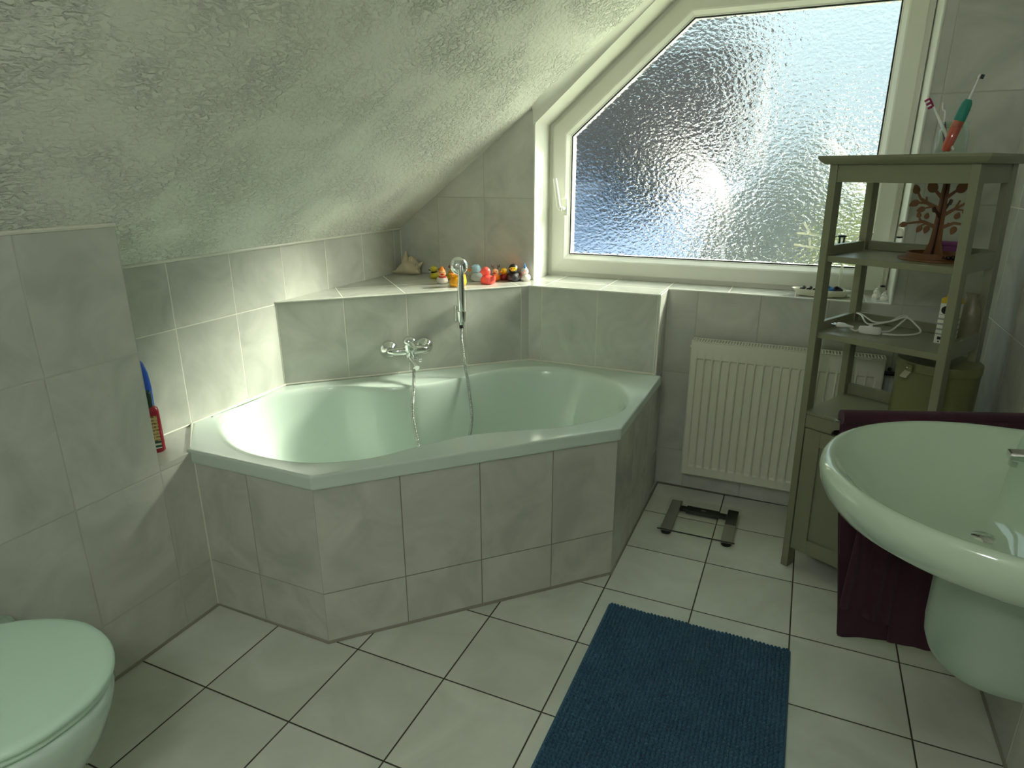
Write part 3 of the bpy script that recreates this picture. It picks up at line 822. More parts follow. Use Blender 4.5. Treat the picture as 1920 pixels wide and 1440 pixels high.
b.tube(spline([(-.060, .005, .010), (-.045, -.006, .006), (-.033, -.006, .012)], 6), .0028, 8)
b.tube(spline([(.030, -.014, .012), (.060, .015, .012), (.100, .095, .030), (.118, .150, .036), (.100, .150, .038), (.06, .110, .022), (.0, .105, .010), (-.022, .150, .030), (-.035, .185, .030), (-.020, .165, .030), (.02, .120, .015), (.07, .115, .024), (.110, .120, .040), (.140, .085, .022), (.150, .050, .010), (.13, .020, .005), (.08, -.010, .004), (.034, -.018, .006)], 7), .0028, 8)
b.build('flex', m_plug, cb)

# carton and pack on the middle shelf
def carton_mat():
    k = N('printed carton')
    tcn = k.n('ShaderNodeTexCoord'); s = k.n('ShaderNodeSeparateXYZ', {0: tcn.outputs['Object']})
    zz = s.outputs['Z']; xx = s.outputs['X']
    top = k.math('GREATER_THAN', zz, .126)
    rows = k.math('GREATER_THAN', k.math('FRACT', k.math('MULTIPLY', zz, 62.0)), .62)
    inr = k.math('MULTIPLY', k.math('GREATER_THAN', zz, .028), k.math('LESS_THAN', zz, .092))
    txt = k.math('MULTIPLY', rows, inr)
    col = k.mix(txt, rgb(222, 222, 210), rgb(150, 152, 146)); col = k.mix(top, col, rgb(206, 172, 30))
    p = k.n('ShaderNodeBsdfPrincipled', {'Base Color': col, 'Roughness': .45}); return k.surf(p.outputs[0])
m_ct = carton_mat()
cl = on_shelf(SW - .052, .075, Z2)
ct = thing('carton', 'narrow white carton with a yellow top band on the middle shelf', 'carton', (1.838, 1.352, Z2), SA)
b = MB(); b.box(-.018, .030, -.022, .022, 0, .142); b.build('box', m_ct, ct, smooth=False, bevel=.001)
b = MB(); b.prism([(-.012, .142), (.024, .142), (.016, .160), (-.004, .160)], -.012, .012, fx); b.build('flap', plain('yellow card', rgb(198, 164, 34), .5), ct, smooth=False)
b = MB()
M0 = Matrix.Translation((-.001, -.0225, .106)) @ RY
b.lathe([(.0072, 0), (.0125, 0), (.0125, .0006), (.0072, .0006), (.0072, 0)], 24, M0); b.build('ring_print', m_black, ct)
b = MB(); b.box(-.010, .000, -.0228, -.022, .013, .022); b.box(-.007, -.003, -.0228, -.022, .004, .009); b.build('symbol_print', m_black, ct, smooth=False)
pk = thing('refill_bag', 'crumpled clear bag of yellow refills behind the shelf post', 'bag', (1.905, 1.420, Z2), SA)
b = MB(); b.loft([[(x * k, y * k, z) for x, y, _ in ov(.034, .022, 0, 28)] for k, z in ((.85, 0), (1.05, .02), (1, .07), (.8, .11), (.45, .135), (.6, .15))])
b.build('bag', plain('yellow grey film', rgb(122, 117, 92), .35, var=.35, vscale=26, bump=.8, bscale=40), pk)

# green tin in the cupboard top
tl = (1.850, 1.398, ZCAB)
tin = thing('storage_tin', 'olive green tin with a riveted clasp on the cupboard top', 'tin', tl, SA)
m_tin = plain('olive tin', rgb(112, 114, 70), .35, var=.08, vscale=6, bump=.05)
b = MB(); Rr = .118
def tl_(r, z): return [(r * math.cos(2 * PI * i / 48), r * .92 * math.sin(2 * PI * i / 48), z) for i in range(48)]
b.loft([tl_(Rr - .004, 0), tl_(Rr, .003), tl_(Rr, .178), tl_(Rr - .002, .180)]); b.build('body', m_tin, tin)
b = MB(); b.loft([tl_(Rr + .0005, .178), tl_(Rr + .003, .180), tl_(Rr + .003, .204), tl_(Rr + .001, .208), tl_(Rr - .01, .209), tl_(.02, .209)]); b.build('lid', m_tin, tin)
b = MB(); b.T = Matrix.Rotation(math.radians(-112), 4, 'Z') @ Matrix.Translation((Rr + .003, 0, 0))
b.box(-.003, .003, -.011, .011, .178, .204)
o = b.build('clasp', m_tin, tin, smooth=False, bevel=.001)
b = MB(); b.T = Matrix.Rotation(math.radians(-112), 4, 'Z') @ Matrix.Translation((Rr + .003, 0, 0))
b.add([(.004, -.012, .182), (.004, .012, .182), (.022, .012, .164), (.022, -.012, .164), (.002, -.012, .180), (.002, .012, .180), (.020, .012, .162), (.020, -.012, .162)], [(0, 1, 2, 3), (7, 6, 5, 4), (0, 4, 5, 1), (1, 5, 6, 2), (2, 6, 7, 3), (3, 7, 4, 0)])
b.build('tongue', plain('pale tag', rgb(176, 172, 148), .4), o, smooth=False)
for yy in (-.0048, .0048):
    b = MB(); b.T = Matrix.Rotation(math.radians(-112), 4, 'Z') @ Matrix.Translation((Rr + .006, yy, .192)); b.ell((0, 0, 0), .0026, None, 10, 7); b.build('rivet', m_chrome, o)

# ------------------------------------------------------------------ washbasin
wb_ = thing('washbasin', 'pale mint ceramic washbasin on the tiled side wall', 'washbasin', (1.84, .36, .85))
def dee(a, c, z, back, n_=48, cx=0, p=1.0):
    out = []
    for i in range(n_ + 1):
        th = PI / 2 + PI * i / n_
        out.append((cx + a * math.copysign(abs(math.cos(th)) ** p, math.cos(th)), c * math.sin(th), z))
    out.append((back, -c, z)); out.append((back, 0, z)); out.append((back, c, z))
    return out
BK = XR - 1.84
b = MB()
L0 = [dee(.080, .080, -.150, BK), dee(.14, .13, -.148, BK), dee(.22, .20, -.132, BK), dee(.29, .266, -.104, BK), dee(.325, .300, -.082, BK), dee(.340, .314, -.062, BK), dee(.348, .322, -.043, BK), dee(.351, .325, -.026, BK),
      dee(.349, .323, -.012, BK), dee(.343, .318, -.002, BK), dee(.335, .310, .001, BK)]
# bowl: closed oval inside, front lip narrow, deck at the back
def bowl(a, c, z, bx, cx=0): return dee(a, c, z, bx, 48, cx)
L0 += [bowl(.324, .300, -.003, .060), bowl(.312, .288, -.013, .052), bowl(.297, .272, -.032, .044), bowl(.272, .248, -.056, .034), bowl(.235, .210, -.085, .020), bowl(.17, .150, -.110, .0), bowl(.08, .075, -.122, -.03), bowl(.02, .02, -.126, -.045)]
b.loft(L0, True, True)
b.build('bowl', m_basin, wb_, angle=50)
b = MB(); b.lathe([(0, .004), (.020, .004), (.024, .001), (.0, .0)], 24, Matrix.Translation((-.05, 0, -.1255))); b.build('drain', m_chrome, wb_)
b = MB()
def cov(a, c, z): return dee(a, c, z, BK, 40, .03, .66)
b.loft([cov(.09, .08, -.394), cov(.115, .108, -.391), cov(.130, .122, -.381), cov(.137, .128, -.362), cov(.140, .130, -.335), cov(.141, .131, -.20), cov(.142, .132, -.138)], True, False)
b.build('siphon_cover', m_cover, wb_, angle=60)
tp = thing('basin_tap', 'chrome single-lever tap on the basin deck', 'tap', (1.945, .36, .853))
b = MB(); b.lathe([(.0, 0), (.026, 0), (.026, .006), (.022, .012), (.022, .05), (.020, .062), (0, .064)], 24); b.build('body', m_chrome, tp)
b = MB()
sec = lambda x, hw, z0, z1: [(x, -hw, z0), (x, hw, z0), (x, hw, z1), (x, -hw, z1)]
b.loft([sec(.0, .018, .022, .058), sec(-.06, .017, .032, .060), (sec(-.12, .016, .038, .058)), sec(-.150, .015, .040, .055)]); b.build('spout', m_chrome, tp, smooth=False, bevel=.004)
b = MB(); b.lathe([(0, -.012), (.011, -.012), (.012, -.010), (.012, .0), (0, .0)], 18, Matrix.Translation((-.135, 0, .040))); b.build('aerator', m_chrome, tp)
b = MB(); b.loft([sec(.012, .016, .064, .084), sec(-.03, .015, .072, .088), sec(-.115, .012, .096, .104)]); b.build('lever', m_chrome, tp, smooth=False, bevel=.004)

# ------------------------------------------------------------------ towel and rail
tr0 = Vector((1.545, .746)); td = Vector((.417, .158)).normalized(); tn = Vector((td.y, -td.x))   # tn towards the viewer
rl = thing('towel_rail', 'slim metal towel rail under the plum towel behind the basin', 'rail', (2.012, .923, .795))
def rloc(p): return (p[0] - 2.012, p[1] - .923, p[2] - .795)
e0 = tr0 - td * .015
b = MB(); b.tube([rloc((e0.x, e0.y, .790)), rloc((2.005, .920, .790))], .006, 12); b.build('bar', m_chrome, rl)
b = MB(); b.box(-.012, .006, -.022, .022, -.04, .04); b.build('wall_mount', m_chrome, rl, smooth=False, bevel=.003)
tw = thing('towel', 'folded plum terry towel hanging from the rail behind the basin', 'towel', (1.74, .82, .10))
def sheet(name, u0, u1, off_f, z0f, slant=0.0, wav=.004, ph=0.0, thick=.010, pull=0.0):
    """a hanging layer: from the back, over the bar, down the front; u along the bar"""
    nu, nz = 26, 22; b = MB(); rows_o, rows_i = [], []
    def P(u, z, off):
        p = tr0 + td * u + tn * off
        return (p.x - 1.74, p.y - .82, z - .10)
    for j in range(nz + 1):
        k = j / nz
        ro, ri = [], []
        for i in range(nu + 1):
            a = i / nu; u = u0 + (u1 - u0) * a
            zb = z0f + slant * a
            z = .799 - (.799 - zb) * k
            pass
            uu = u0 + (u1 - u0) * a + pull * k * (1 - a)
            w_ = wav * k * math.sin(a * 11 + ph + k * 1.3) + wav * .5 * math.sin(a * 23 + ph * 2)
            o_ = off_f * min(1, .35 + k * 6) + w_
            edge = min(a, 1 - a) * (u1 - u0); t_ = thick * min(1, .25 + edge / .010)
            ro.append(P(uu, z, o_ + t_ / 2)); ri.append(P(uu, z, o_ - t_ / 2))
        rows_o.append(ro); rows_i.append(ri)
    loops = [ro + ri[::-1] for ro, ri in zip(rows_o, rows_i)]
    b.loft(loops, True, True)
    return b.build(name, m_towel, tw, angle=80)
sheet('back_layer', .0, .45, -.014, .125, -.030, .003, .4, .010, .095)
sheet('front_layer', .0, .45, .010, .150, -.040, .004, 1.2, .010, .080)
sheet('fold', .085, .205, .038, .262, -.062, .006, .3, .016, -.028)
sheet('fold', .165, .450, .036, .145, -.030, .005, 2.0, .014, .045)
b = MB()
p0, p1 = tr0, tr0 + td * .45
b.tube([(p0.x - 1.74, p0.y - .82, .700), (p1.x - 1.74, p1.y - .82, .700)], .019, 14); b.build('top_fold', m_towel, tw)

# ------------------------------------------------------------------ toilet
to = thing('toilet', 'mint green wall-hung toilet with closed lid', 'toilet', (XN, -.475, 0))
def egg(L_, W_, z, x0=.03, n_=56, hinge=.62):
    out = []
    for i in range(n_):
        th = 2 * PI * i / n_
        c, s = math.cos(th), math.sin(th)
        k = (c + 1) / 2
        x = x0 + (L_ - x0) * k
        wid = W_ * (abs(s) ** .86) * math.copysign(1, s)
        if c < 0: wid *= 1 - (1 - hinge) * (-c) ** 1.2 * .5
        out.append((x + .02 * 0, wid, z))
    return out
b = MB()
b.loft([egg(.30, .105, .09, .0), egg(.36, .120, .12, .0), egg(.43, .150, .20, .0), egg(.485, .178, .29, .0), egg(.508, .192, .345, .0), egg(.515, .197, .375, .0), egg(.512, .196, .388, .0), egg(.500, .188, .392, .0)])
b.build('bowl', plain('pale mint toilet ceramic', rgb(196, 216, 202), .1, coat=.3), to, angle=60)
b = MB(); b.loft([egg(.500, .188, .393, .06), egg(.508, .194, .396, .06), egg(.510, .195, .404, .06), egg(.506, .192, .409, .06)]); b.build('seat', m_lid, to, angle=60)
b = MB(); b.loft([egg(.510, .196, .411, .055), egg(.516, .2005, .414, .052), egg(.517, .2015, .422, .052), egg(.513, .198, .428, .055), egg(.495, .186, .4305, .065), egg(.3, .1, .432, .15)]); b.build('lid', m_lid, to, angle=60)
for y in (-.075, .075):
    b = MB(); b.tube([(.045, y - .03, .415), (.045, y + .03, .415)], .013, 14)
    b.build('hinge', m_lid, to)
b = MB(); b.loft([[(x, y, z) for y, z in ((-.16, .16), (.16, .16), (.18, .39), (-.18, .39))] for x in (0.002, .06)]); b.build('mounting_flange', m_cover, to, smooth=False, bevel=.02)

# ------------------------------------------------------------------ bath mat
mt = thing('bath_mat', 'petrol blue chenille bath mat on the tiled floor', 'mat', (1.235, .37, 0))
mw, ml = .285, .452
def mat_mat():
    k = N('petrol chenille')
    tcn = k.n('ShaderNodeTexCoord')
    a = k.n('ShaderNodeTexNoise', {'Vector': tcn.outputs['Object'], 'Scale': 9.0, 'Detail': 3.0})
    f = k.n('ShaderNodeTexNoise', {'Vector': tcn.outputs['Object'], 'Scale': 900.0, 'Detail': 2.0})
    col = k.mix(a.outputs['Fac'], rgb(30, 74, 100), rgb(54, 100, 126))
    bp = k.n('ShaderNodeBump', {'Strength': .6, 'Distance': .001, 'Height': f.outputs['Fac']})
    p = k.n('ShaderNodeBsdfPrincipled', {'Base Color': col, 'Roughness': .9, 'Specular IOR Level': .15, 'Sheen Weight': .25, 'Normal': bp.outputs['Normal']})
    return k.surf(p.outputs[0])
m_mat = mat_mat()
b = MB(); b.box(-mw, mw, -ml, ml, .001, .008); b.build('backing', m_mat, mt, smooth=False, bevel=.003)
b = MB(); rr = random.Random(3)
nx_, ny_ = 50, 78
VS, FS = [], []
for j in range(ny_):
    for i in range(nx_):
        cx = -mw + .005 + (i + .5) * (2 * mw - .010) / nx_ + rr.uniform(-.0007, .0007) + .0006 * math.sin(j * .5)
        cy = -ml + (j + .5) * 2 * ml / ny_ + rr.uniform(-.0009, .0009) + .0016 * math.sin(i * .35 + j * .1)
        h = rr.uniform(.0078, .0105); r1, r2_ = rr.uniform(.0054, .0060), rr.uniform(.0050, .0058)
        lx, ly = rr.uniform(-.0008, .0008), rr.uniform(-.0010, .0006)
        o = len(VS)
        for (k, z) in ((1.0, 0), (.97, .45), (.66, .86)):
            for q in range(8):
                a = 2 * PI * q / 8
                VS.append((cx + r1 * k * math.cos(a) + lx * z, cy + r2_ * k * math.sin(a) + ly * z, .007 + h * z))
        VS.append((cx + lx, cy + ly, .007 + h))
        for ring_ in range(2):
            for q in range(8):
                s = (q + 1) % 8
                FS.append((o + ring_ * 8 + q, o + ring_ * 8 + s, o + ring_ * 8 + 8 + s, o + ring_ * 8 + 8 + q))
        for q in range(8): FS.append((o + 16 + q, o + 16 + (q + 1) % 8, o + 24))
b.v, b.f, b.m = VS, FS, [0] * len(FS)
b.build('pile', m_mat, mt, angle=180, fix=False)

# ------------------------------------------------------------------ bathroom scale
sc_ = thing('bathroom_scale', 'glass bathroom scale with steel strips under the radiator', 'scale', (1.15, 1.490, 0))
b = MB(); b.box(-.150, .150, -.142, .142, .022, .028); o = b.build('glass_plate', [glass_mat('tinted scale glass', (.97, .98, .96, 1), .02, 1.25), plain('dark glass edge', rgb(34, 44, 38), .2)], sc_, smooth=False)
for f in o.data.polygons:
    if f.normal.y < -.5: f.material_index = 1
for s in (-1, 1):
    b = MB(); b.box(s * .118 - .022, s * .118 + .022, -.136, .134, .0165, .0215); b.build('steel_strip', m_steel, sc_, smooth=False, bevel=.001)
for x in (-.118, .118):
    for y in (-.118, .112):
        b = MB(); b.lathe([(0, 0), (.018, 0), (.020, .003), (.020, .0165), (0, .0165)], 20, Matrix.Translation((x, y, 0))); b.build('foot', m_black, sc_)
b = MB(); b.box(-.096, .096, .066, .094, .007, .021); b.box(-.070, .066, .058, .104, .006, .0212); b.build('display_bar', m_black, sc_, smooth=False, bevel=.002)
b = MB(); b.box(.097, .139, .005, .134, .0210, .0219); b.build('dark_half', plain('dark strip', rgb(38, 38, 36), .35), sc_, smooth=False)  # dark far half of the right-hand strip
b = MB(); b.box(-.008, .010, .076, .084, .0211, .0222); b.build('unit_button', plain('grey button', rgb(140, 140, 136), .4), sc_, smooth=False)

# ------------------------------------------------------------------ bottles on the low ledge
m_red = plain('red shampoo plastic', rgb(148, 22, 44), .22, coat=.3); m_bgreen = plain('dark green cap', rgb(14, 46, 40), .3)
bt = thing('shampoo_bottle', 'red shampoo bottle with dark green cap on the low ledge', 'bottle', (-.370, .236, .568), .96)
def rr_(w, d, z, n_=32, p=.55):
    return [(w * math.copysign(abs(math.cos(2 * PI * i / n_)) ** p, math.cos(2 * PI * i / n_)), d * math.copysign(abs(math.sin(2 * PI * i / n_)) ** p, math.sin(2 * PI * i / n_)), z) for i in range(n_)]
b = MB(); b.loft([rr_(.030, .015, 0), rr_(.036, .019, .006), rr_(.036, .019, .09), rr_(.0355, .0185, .132), rr_(.033, .017, .143), rr_(.024, .0155, .150)]); b.build('body', m_red, bt)
b = MB(); b.loft([rr_(.0225, .0165, .149), rr_(.0230, .017, .152), rr_(.0225, .0165, .194), rr_(.020, .015, .197)]); b.build('cap', m_bgreen, bt)
def label_mat():
    k = N('bottle label')
    tcn = k.n('ShaderNodeTexCoord'); s = k.n('ShaderNodeSeparateXYZ', {0: tcn.outputs['Object']})
    rows = k.math('GREATER_THAN', k.math('FRACT', k.math('MULTIPLY', s.outputs['Z'], 90.0)), .55)
    nz = k.n('ShaderNodeTexNoise', {'Vector': tcn.outputs['Object'], 'Scale': 160.0})
    txt = k.math('MULTIPLY', rows, k.math('GREATER_THAN', nz.outputs['Fac'], .46))
    low = k.math('LESS_THAN', s.outputs['Z'], .040)
    col = k.mix(txt, rgb(206, 180, 124), rgb(120, 92, 50)); col = k.mix(low, col, rgb(206, 214, 196))
    gm = k.math('MULTIPLY', low, k.math('GREATER_THAN', k.math('FRACT', k.math('MULTIPLY', s.outputs['Z'], 75.0)), .45))
    col = k.mix(gm, col, rgb(34, 78, 66))
    p = k.n('ShaderNodeBsdfPrincipled', {'Base Color': col, 'Roughness': .4}); return k.surf(p.outputs[0])
b = MB(); b.box(-.026, .026, -.0196, -.0184, .016, .122); b.build('label', label_mat(), bt, smooth=False)
bl = thing('shower_gel_bottle', 'bright blue round-topped bottle behind the red shampoo bottle', 'bottle', (-.404, .2605, .568), .96)
m_bb = plain('blue plastic', rgb(44, 92, 200), .3)
b = MB(); b.loft([rr_(.022, .014, 0), rr_(.026, .016, .006), rr_(.027, .017, .15), rr_(.0275, .0175, .20), rr_(.024, .016, .245), rr_(.016, .012, .276), rr_(.006, .005, .290)]); b.build('body', m_bb, bl)
b = MB(); b.loft([rr_(.024, .0152, -.0), rr_(.0275, .0175, .004), rr_(.0275, .0175, .03), rr_(.025, .016, .032)]); b.build('cap', m_white, bl)

# ------------------------------------------------------------------ shell and ducks on the ledge
b = MB()
prof = [(-.068, .004), (-.055, .012), (-.035, .022), (-.012, .033), (.012, .038), (.035, .036), (.052, .030), (.060, .012)]
loops = []
for x, r in prof:
    loops.append([(x, r * 1.1 * math.cos(2 * PI * i / 24), max(.0, r * .95 + r * 1.05 * math.sin(2 * PI * i / 24)) * (1 + .16 * math.sin(x * 230 + i * 1.1))) for i in range(24)])
b.loft(loops)
def spike(p, q, r): b.tube([p, [p[k] * .5 + q[k] * .5 for k in range(3)], q], [r, r * .62, r * .10], 10)
spike((-.012, 0, .040), (-.006, .0, .112), .022); spike((.022, -.004, .055), (.024, -.01, .090), .014); spike((.038, 0, .050), (.048, -.004, .080), .012)
spike((.050, .0, .035), (.078, .004, .062), .014); spike((.045, -.020, .02), (.068, -.036, .012), .012); spike((-.05, -.004, .010), (-.082, -.008, .012), .010); spike((.04, -.02, .045), (.056, -.036, .058), .010)
o = b.build('conch_shell', plain('chalky conch', rgb(206, 194, 164), .7, var=.2, vscale=30, bump=.9, bscale=45), angle=50)
o.location = (-.375, 1.735, ZL); o.rotation_euler = (0, 0, .25)
tag(o, 'cream spiny conch shell in the tiled corner of the ledge', 'shell')

m_eye = plain('black eye', rgb(10, 10, 10), .3)
def duck(label, x, y, head_deg, s, body, headc, beak, name='rubber_duck', wing=None, hat=None, tilt=0):
    """head_deg: direction the beak points, in the plan (0 = +x)"""
    d = thing(name, label, 'rubber duck', (x, y, ZL), math.radians(head_deg), 'rubber ducks on the ledge')
    b = MB()
    b.loft([[(px + rx * math.cos(2 * PI * i / 20), ry * math.sin(2 * PI * i / 20), z) for i in range(20)] for px, rx, ry, z in
            ((0, .30 * s, .24 * s, 0), (0, .44 * s, .36 * s, .04 * s), (-.02 * s, .50 * s, .41 * s, .18 * s), (-.03 * s, .48 * s, .40 * s, .32 * s), (-.02 * s, .38 * s, .32 * s, .44 * s), (.06 * s, .22 * s, .2 * s, .52 * s))])
    b.tube([(-.34 * s, 0, .30 * s), (-.50 * s, 0, .40 * s), (-.58 * s, 0, .54 * s)], [.20 * s, .14 * s, .03 * s], 12)
    b.build('body', body, d, angle=70)
    b = MB(); b.ell((.14 * s, 0, .72 * s), (.30 * s, .28 * s, .29 * s), None, 20, 12); b.build('head', headc, d)
    b = MB(); b.loft([[(px, w_ * math.cos(2 * PI * i / 12), (.68 + h_ * math.sin(2 * PI * i / 12)) * s) for i in range(12)] for px, w_, h_ in ((.38 * s, .13 * s, .08), (.50 * s, .14 * s, .055), (.58 * s, .10 * s, .03))])
    b.build('beak', beak, d)
    for sg in (-1, 1):
        b = MB(); b.ell((.35 * s, sg * .14 * s, .80 * s), (.045 * s, .04 * s, .055 * s), None, 10, 7); b.build('eye', m_eye, d)
        if wing is not None:
            b = MB(); b.ell((-.06 * s, sg * .38 * s, .30 * s), (.24 * s, .07 * s, .15 * s), None, 14, 8); b.build('wing', wing, d)
    return d
PLY = plain('yellow vinyl', rgb(226, 178, 24), .3); ORG = plain('orange vinyl', rgb(236, 128, 20), .3); PNK = plain('coral pink vinyl', rgb(240, 92, 82), .28, sub=.2)
BLU = plain('light blue vinyl', rgb(160, 198, 218), .3); BLK = plain('black vinyl', rgb(16, 18, 18), .35); WHT = plain('white vinyl', rgb(226, 222, 212), .3)
RED = plain('red vinyl', rgb(168, 22, 30), .3); OLV = plain('dull yellow vinyl', rgb(186, 172, 40), .35); DRD = plain('dark red vinyl', rgb(122, 26, 24), .35); BRN = plain('brown vinyl', rgb(82, 46, 24), .4)
FLS = plain('peach vinyl', rgb(236, 176, 120), .35); SKY = plain('sky blue vinyl', rgb(70, 140, 206), .3)
s = .062
# dull yellow duck at the back left
d = duck('dull yellow duck with dark scarf, leftmost at the back of the ledge', -.178, 1.668, 200, .058, OLV, OLV, BLK)
b = MB(); b.lathe([(.012, .024), (.016, .026), (.016, .031), (.012, .033), (.012, .024)], 18, Matrix.Translation((.006, 0, 0))); b.build('scarf', BLK, d)
# white duck with orange patterned head
d = duck('white duck with an orange striped pointed hood, front left', -.078, 1.556, -60, .064, WHT, FLS, RED)
b = MB(); b.lathe([(.017, 0), (.018, .004), (.012, .016), (.004, .028), (0, .030)], 18, Matrix.Translation((.008, 0, .048))); b.build('hood', ORG, d)
for sg in (-1, 1):
    b = MB(); b.lathe([(.006, 0), (.003, .008), (0, .010)], 10, Matrix.Translation((.006, sg * .012, .060))); b.build('ear', BRN, d)
b = MB(); b.lathe([(.014, 0), (.0175, .002), (.0175, .006), (.014, .008), (.014, 0)], 18, Matrix.Translation((.008, 0, .026))); b.build('collar', RED, d)
# yellow duck with red pirate hat
d = duck('yellow duck in a red and black pirate hat, behind the orange duck', -.088, 1.672, -35, .066, PLY, PLY, ORG)
b = MB(); b.loft([[(.009 + a * math.cos(2 * PI * i / 18), c * math.sin(2 * PI * i / 18), z + .006 * abs(math.cos(2 * PI * i / 18)) ** 2) for i in range(18)] for a, c, z in ((.024, .022, .054), (.027, .024, .058), (.020, .018, .066), (.010, .012, .074))]); b.build('hat', RED, d)
b = MB(); b.ell((.020, -.010, .070), (.012, .009, .007), None, 12, 8); b.build('hat_badge', BLK, d)
# orange yellow duck in front
d = duck('orange-yellow duck with flame crest right behind the shower head', .026, 1.512, -100, .086, plain('amber vinyl', rgb(240, 168, 24), .3), plain('amber head vinyl', rgb(240, 164, 24), .3), ORG)
b = MB()
for k in range(4): b.tube([(.004 - k * .010, 0, .066), (.000 - k * .012, .0, .078), (-.006 - k * .012, 0, .084 - .004 * k)], [.008, .006, .001], 8)
b.build('crest', ORG, d)
# pelican like light blue duck
d = duck('light blue duck with open orange beak beside the shower head', .044, 1.676, 195, .076, plain('pale blue vinyl', rgb(176, 196, 200), .35), BLU, ORG)
b = MB(); b.tube(spline([(.010, 0, .030), (.004, 0, .046), (.002, 0, .060), (.010, 0, .068)], 5), .012, 14); b.build('neck', BLU, d)
b = MB(); b.loft([[(px, w_ * math.cos(2 * PI * i / 12), z + h_ * math.sin(2 * PI * i / 12)) for i in range(12)] for px, w_, h_, z in ((.026, .008, .006, .048), (.042, .007, .004, .047), (.058, .004, .003, .047))]); b.build('lower_beak', FLS, d)
b = MB(); b.ell((.060, 0, .050), .0045, None, 10, 7); b.build('beak_tip', BLK, d)
# coral duck turned away
duck('big coral pink duck in the middle of the ledge', .118, 1.622, 165, .074, PNK, PNK, PNK)
# reindeer duck
d = duck('small brown reindeer duck with dark antlers behind the coral duck', .112, 1.722, -80, .054, ORG, FLS, RED)
for sg in (-1, 1):
    b = MB(); b.tube([(.004, sg * .006, .050), (.004, sg * .014, .062), (.004, sg * .020, .074)], .0018, 8); b.tube([(.004, sg * .014, .062), (.004, sg * .022, .064)], .0016, 8); b.tube([(.004, sg * .012, .058), (.004, sg * .008, .072)], .0016, 8); b.build('antler', BRN, d)
# yellow duck with dark red
d = duck('yellow duck with dark red waistcoat left of the black duck', .142, 1.757, -110, .056, DRD, PLY, ORG, wing=DRD)
# ninja duck
d = duck('black hooded duck with a yellow face strip', .194, 1.742, -72, .080, BLK, BLK, PLY, wing=DRD)
b = MB(); b.ell((.024, 0, .060), (.014, .0185, .0095), None, 16, 8); b.build('face', PLY, d)
for sg in (-1, 1):
    b = MB(); b.ell((.0372, sg * .007, .0615), .0022, None, 10, 7); b.build('pupil', m_eye, d)
# unicorn duck
d = duck('white unicorn duck with a blue horn at the wall corner', .240, 1.770, -80, .060, WHT, WHT, plain('pink vinyl', rgb(226, 150, 158), .35))
b = MB(); b.lathe([(.006, 0), (.0045, .010), (.001, .026), (0, .027)], 12, Matrix.Translation((.012, 0, .056))); b.build('horn', SKY, d)
b = MB()
for k in range(4): b.ell((-.006 - k * .005, 0, .058 - k * .007), (.006, .006, .007), None, 10, 7)
b.build('mane', plain('pink mane', rgb(222, 142, 158), .4), d)

# ------------------------------------------------------------------ outside, seen blurred through the obscure pane
b = MB(); b.box(-40, 40, 2.6, 80, -4.2, -4.0)
o = b.build('ground', plain('garden lawn', rgb(122, 126, 108), .9, var=.3, vscale=1.5), smooth=False); struct(o, 'lawn below the window')
hs1 = thing('neighbour_house', 'blurred dark roofed house beyond the obscure glass, left of the bright glint', 'house', (-3.6, 15.5, -4))
b = MB(); b.box(-3.2, 3.2, -1.8, 4, 0, 5.6); b.build('wall', plain('shaded render', rgb(104, 116, 138), .9), hs1, smooth=False)
b = MB(); b.prism([(-2.2, 5.5), (4.8, 5.5), (1.3, 8.2)], -3.7, 3.7, lambda p, h: (h, p[0], p[1])); b.build('roof', plain('dark slate', rgb(30, 28, 31), .85), hs1, smooth=False)
sd = thing('garden_shed', 'blurred blue-grey roof low beyond the obscure glass', 'shed', (-2.0, 9.6, -4))
b = MB(); b.box(-2.4, 1.7, -1.1, 1.1, 0, 3.3); b.build('wall', plain('shed boards', rgb(120, 128, 140), .9), sd, smooth=False)
b = MB(); b.prism([(-1.5, 3.3), (1.5, 5.2), (1.5, 5.1), (-1.5, 3.2)], -2.7, 1.9, lambda p, h: (h, p[0], p[1])); b.build('roof', plain('zinc roof', rgb(118, 134, 162), .75), sd, smooth=False)
def tree(name, label, x, y, h, r, col, seed):
    t = thing(name, label, 'tree', (x, y, -4), 0, 'trees beyond the glass')
    b = MB(); b.tube([(0, 0, 0), (0, 0, h * .55)], [.16, .09], 10); b.build('trunk', plain('bark', rgb(84, 72, 58), .9), t)
    rr = random.Random(seed); b = MB()
    for k in range(26):
        a = rr.uniform(0, 2 * PI); q = rr.uniform(0, r * .75)
        b.ell((q * math.cos(a), q * math.sin(a), h * .55 + rr.uniform(-.1, .42) * h), rr.uniform(.3, .5) * r, None, 10, 7)
    b.build('crown', col, t)
tree('garden_tree', 'blurred yellow-green tree beyond the glass behind the shelf unit', 3.1, 12.5, 5.6, 1.5, plain('lime leaves', rgb(146, 150, 100), .9), 1)
tree('garden_tree', 'blurred grey-green tree beyond the glass right of the bright glint', 1.15, 14.0, 5.7, 1.35, plain('grey leaves', rgb(146, 148, 142), .9), 2)

SUN = Vector((1.0, .88, .72)).normalized()
cam_p = Vector((1.40765, -1.00995, 1.39732))
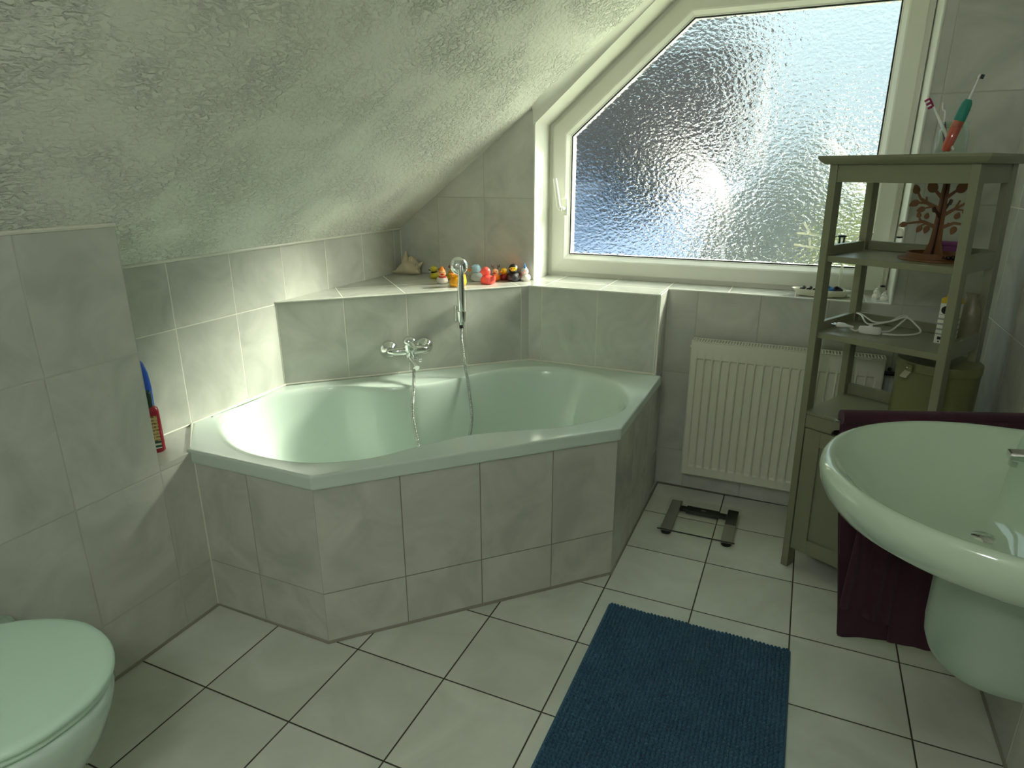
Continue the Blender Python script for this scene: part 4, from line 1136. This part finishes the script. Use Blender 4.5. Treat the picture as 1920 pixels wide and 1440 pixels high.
# glossy dome added and turned to mirror the sun as the bright glint
gp = Vector((-.44, 11.2, .98))
hv = (SUN + (cam_p - gp).normalized()).normalized()
sg_ = thing('glint_dome', 'bright blurred sun glint on an added glossy dome beyond the obscure glass', 'reflector', gp)
q = hv.to_track_quat('Z', 'Y').to_matrix().to_4x4()
k = N('glossy glint dome'); p = k.n('ShaderNodeBsdfPrincipled', {'Base Color': rgb(44, 42, 38), 'Roughness': .48, 'Metallic': .25}); m_glint = k.surf(p.outputs[0])
b = MB(); b.T = q; b.ell((0, 0, -.38), (1.0, 1.1, .8), None, 32, 20); b.build('pane', m_glint, sg_)
b = MB(); b.box(-.5, .5, -.1, .7, -5, -.6); b.build('base_wall', plain('grey base', rgb(112, 118, 126), .9), sg_, smooth=False)

# ------------------------------------------------------------------ added fill light, out of view, shaped as a pendant lamp
la = thing('fill_lamp', 'added fill light shaped as a round opal pendant behind the viewer', 'lamp', (1.05, -1.55, 2.45))
b = MB(); b.lathe([(0, 0), (.05, 0), (.045, -.03), (0, -.035)], 24); b.build('canopy', m_white, la)
b = MB(); b.tube([(0, 0, -.03), (0, 0, -.30)], .004, 8); b.build('cord', m_white, la)
k = N('fill globe glow'); e = k.n('ShaderNodeEmission', {'Color': (1.0, 1.0, 1.0, 1), 'Strength': 12.5}); m_lit = k.surf(e.outputs[0])
b = MB(); b.ell((0, 0, -.42), (.14, .14, .125), None, 28, 16); b.build('globe', m_lit, la)

# ------------------------------------------------------------------ sun, sky, portal, camera
su = bpy.data.lights.new('sun', 'SUN'); su.energy = 32.0; su.angle = math.radians(12); su.color = (1.0, .93, .80)
so = bpy.data.objects.new('sun', su); C.objects.link(so); so.rotation_mode = 'QUATERNION'; so.rotation_quaternion = SUN.to_track_quat('Z', 'Y'); so.location = SUN * 20
pl = bpy.data.lights.new('window_portal', 'AREA'); pl.shape = 'RECTANGLE'; pl.size = 1.5; pl.size_y = 1.15; pl.cycles.is_portal = True
po = bpy.data.objects.new('window_portal', pl); C.objects.link(po); po.location = (1.0, 2.12, 1.48); po.rotation_euler = (PI / 2, 0, PI)
po.rotation_euler = (-PI / 2, 0, 0)
wd = bpy.data.worlds.new('sky'); bpy.context.scene.world = wd; wd.use_nodes = True
nt = wd.node_tree; nt.nodes.clear()
tcw = nt.nodes.new('ShaderNodeTexCoord'); sp = nt.nodes.new('ShaderNodeSeparateXYZ'); nt.links.new(tcw.outputs['Generated'], sp.inputs[0])
cr = nt.nodes.new('ShaderNodeValToRGB'); nt.links.new(sp.outputs['Z'], cr.inputs[0])
els = cr.color_ramp.elements; els[0].position = 0.0; els[0].color = (.50, .60, .66, 1); els[1].position = .55; els[1].color = (.95, 1.12, 1.2, 1)
e3 = els.new(.20); e3.color = (.80, .97, 1.0, 1)
bg = nt.nodes.new('ShaderNodeBackground'); bg.inputs['Strength'].default_value = .52; nt.links.new(cr.outputs[0], bg.inputs[0])
wo = nt.nodes.new('ShaderNodeOutputWorld'); nt.links.new(bg.outputs[0], wo.inputs[0])

cd = bpy.data.cameras.new('camera'); cd.sensor_width = 36; cd.lens = 36 * 1219.277 / 1920; cd.clip_start = .02; cd.clip_end = 200
co = bpy.data.objects.new('camera', cd); C.objects.link(co); co.location = cam_p
co.rotation_euler = (math.radians(71.8788), math.radians(.1213), math.radians(23.9361))
scn = bpy.context.scene; scn.camera = co
scn.view_settings.view_transform = 'Standard'; scn.view_settings.look = 'None'; scn.view_settings.gamma = 1; scn.view_settings.exposure = 1.25
scn.view_settings.use_curve_mapping = False
try:
    scn.cycles.max_bounces = 16; scn.cycles.diffuse_bounces = 8; scn.cycles.transparent_max_bounces = 24; scn.cycles.transmission_bounces = 10
    scn.cycles.sample_clamp_indirect = 4.0; scn.cycles.use_denoising = True
except Exception: pass
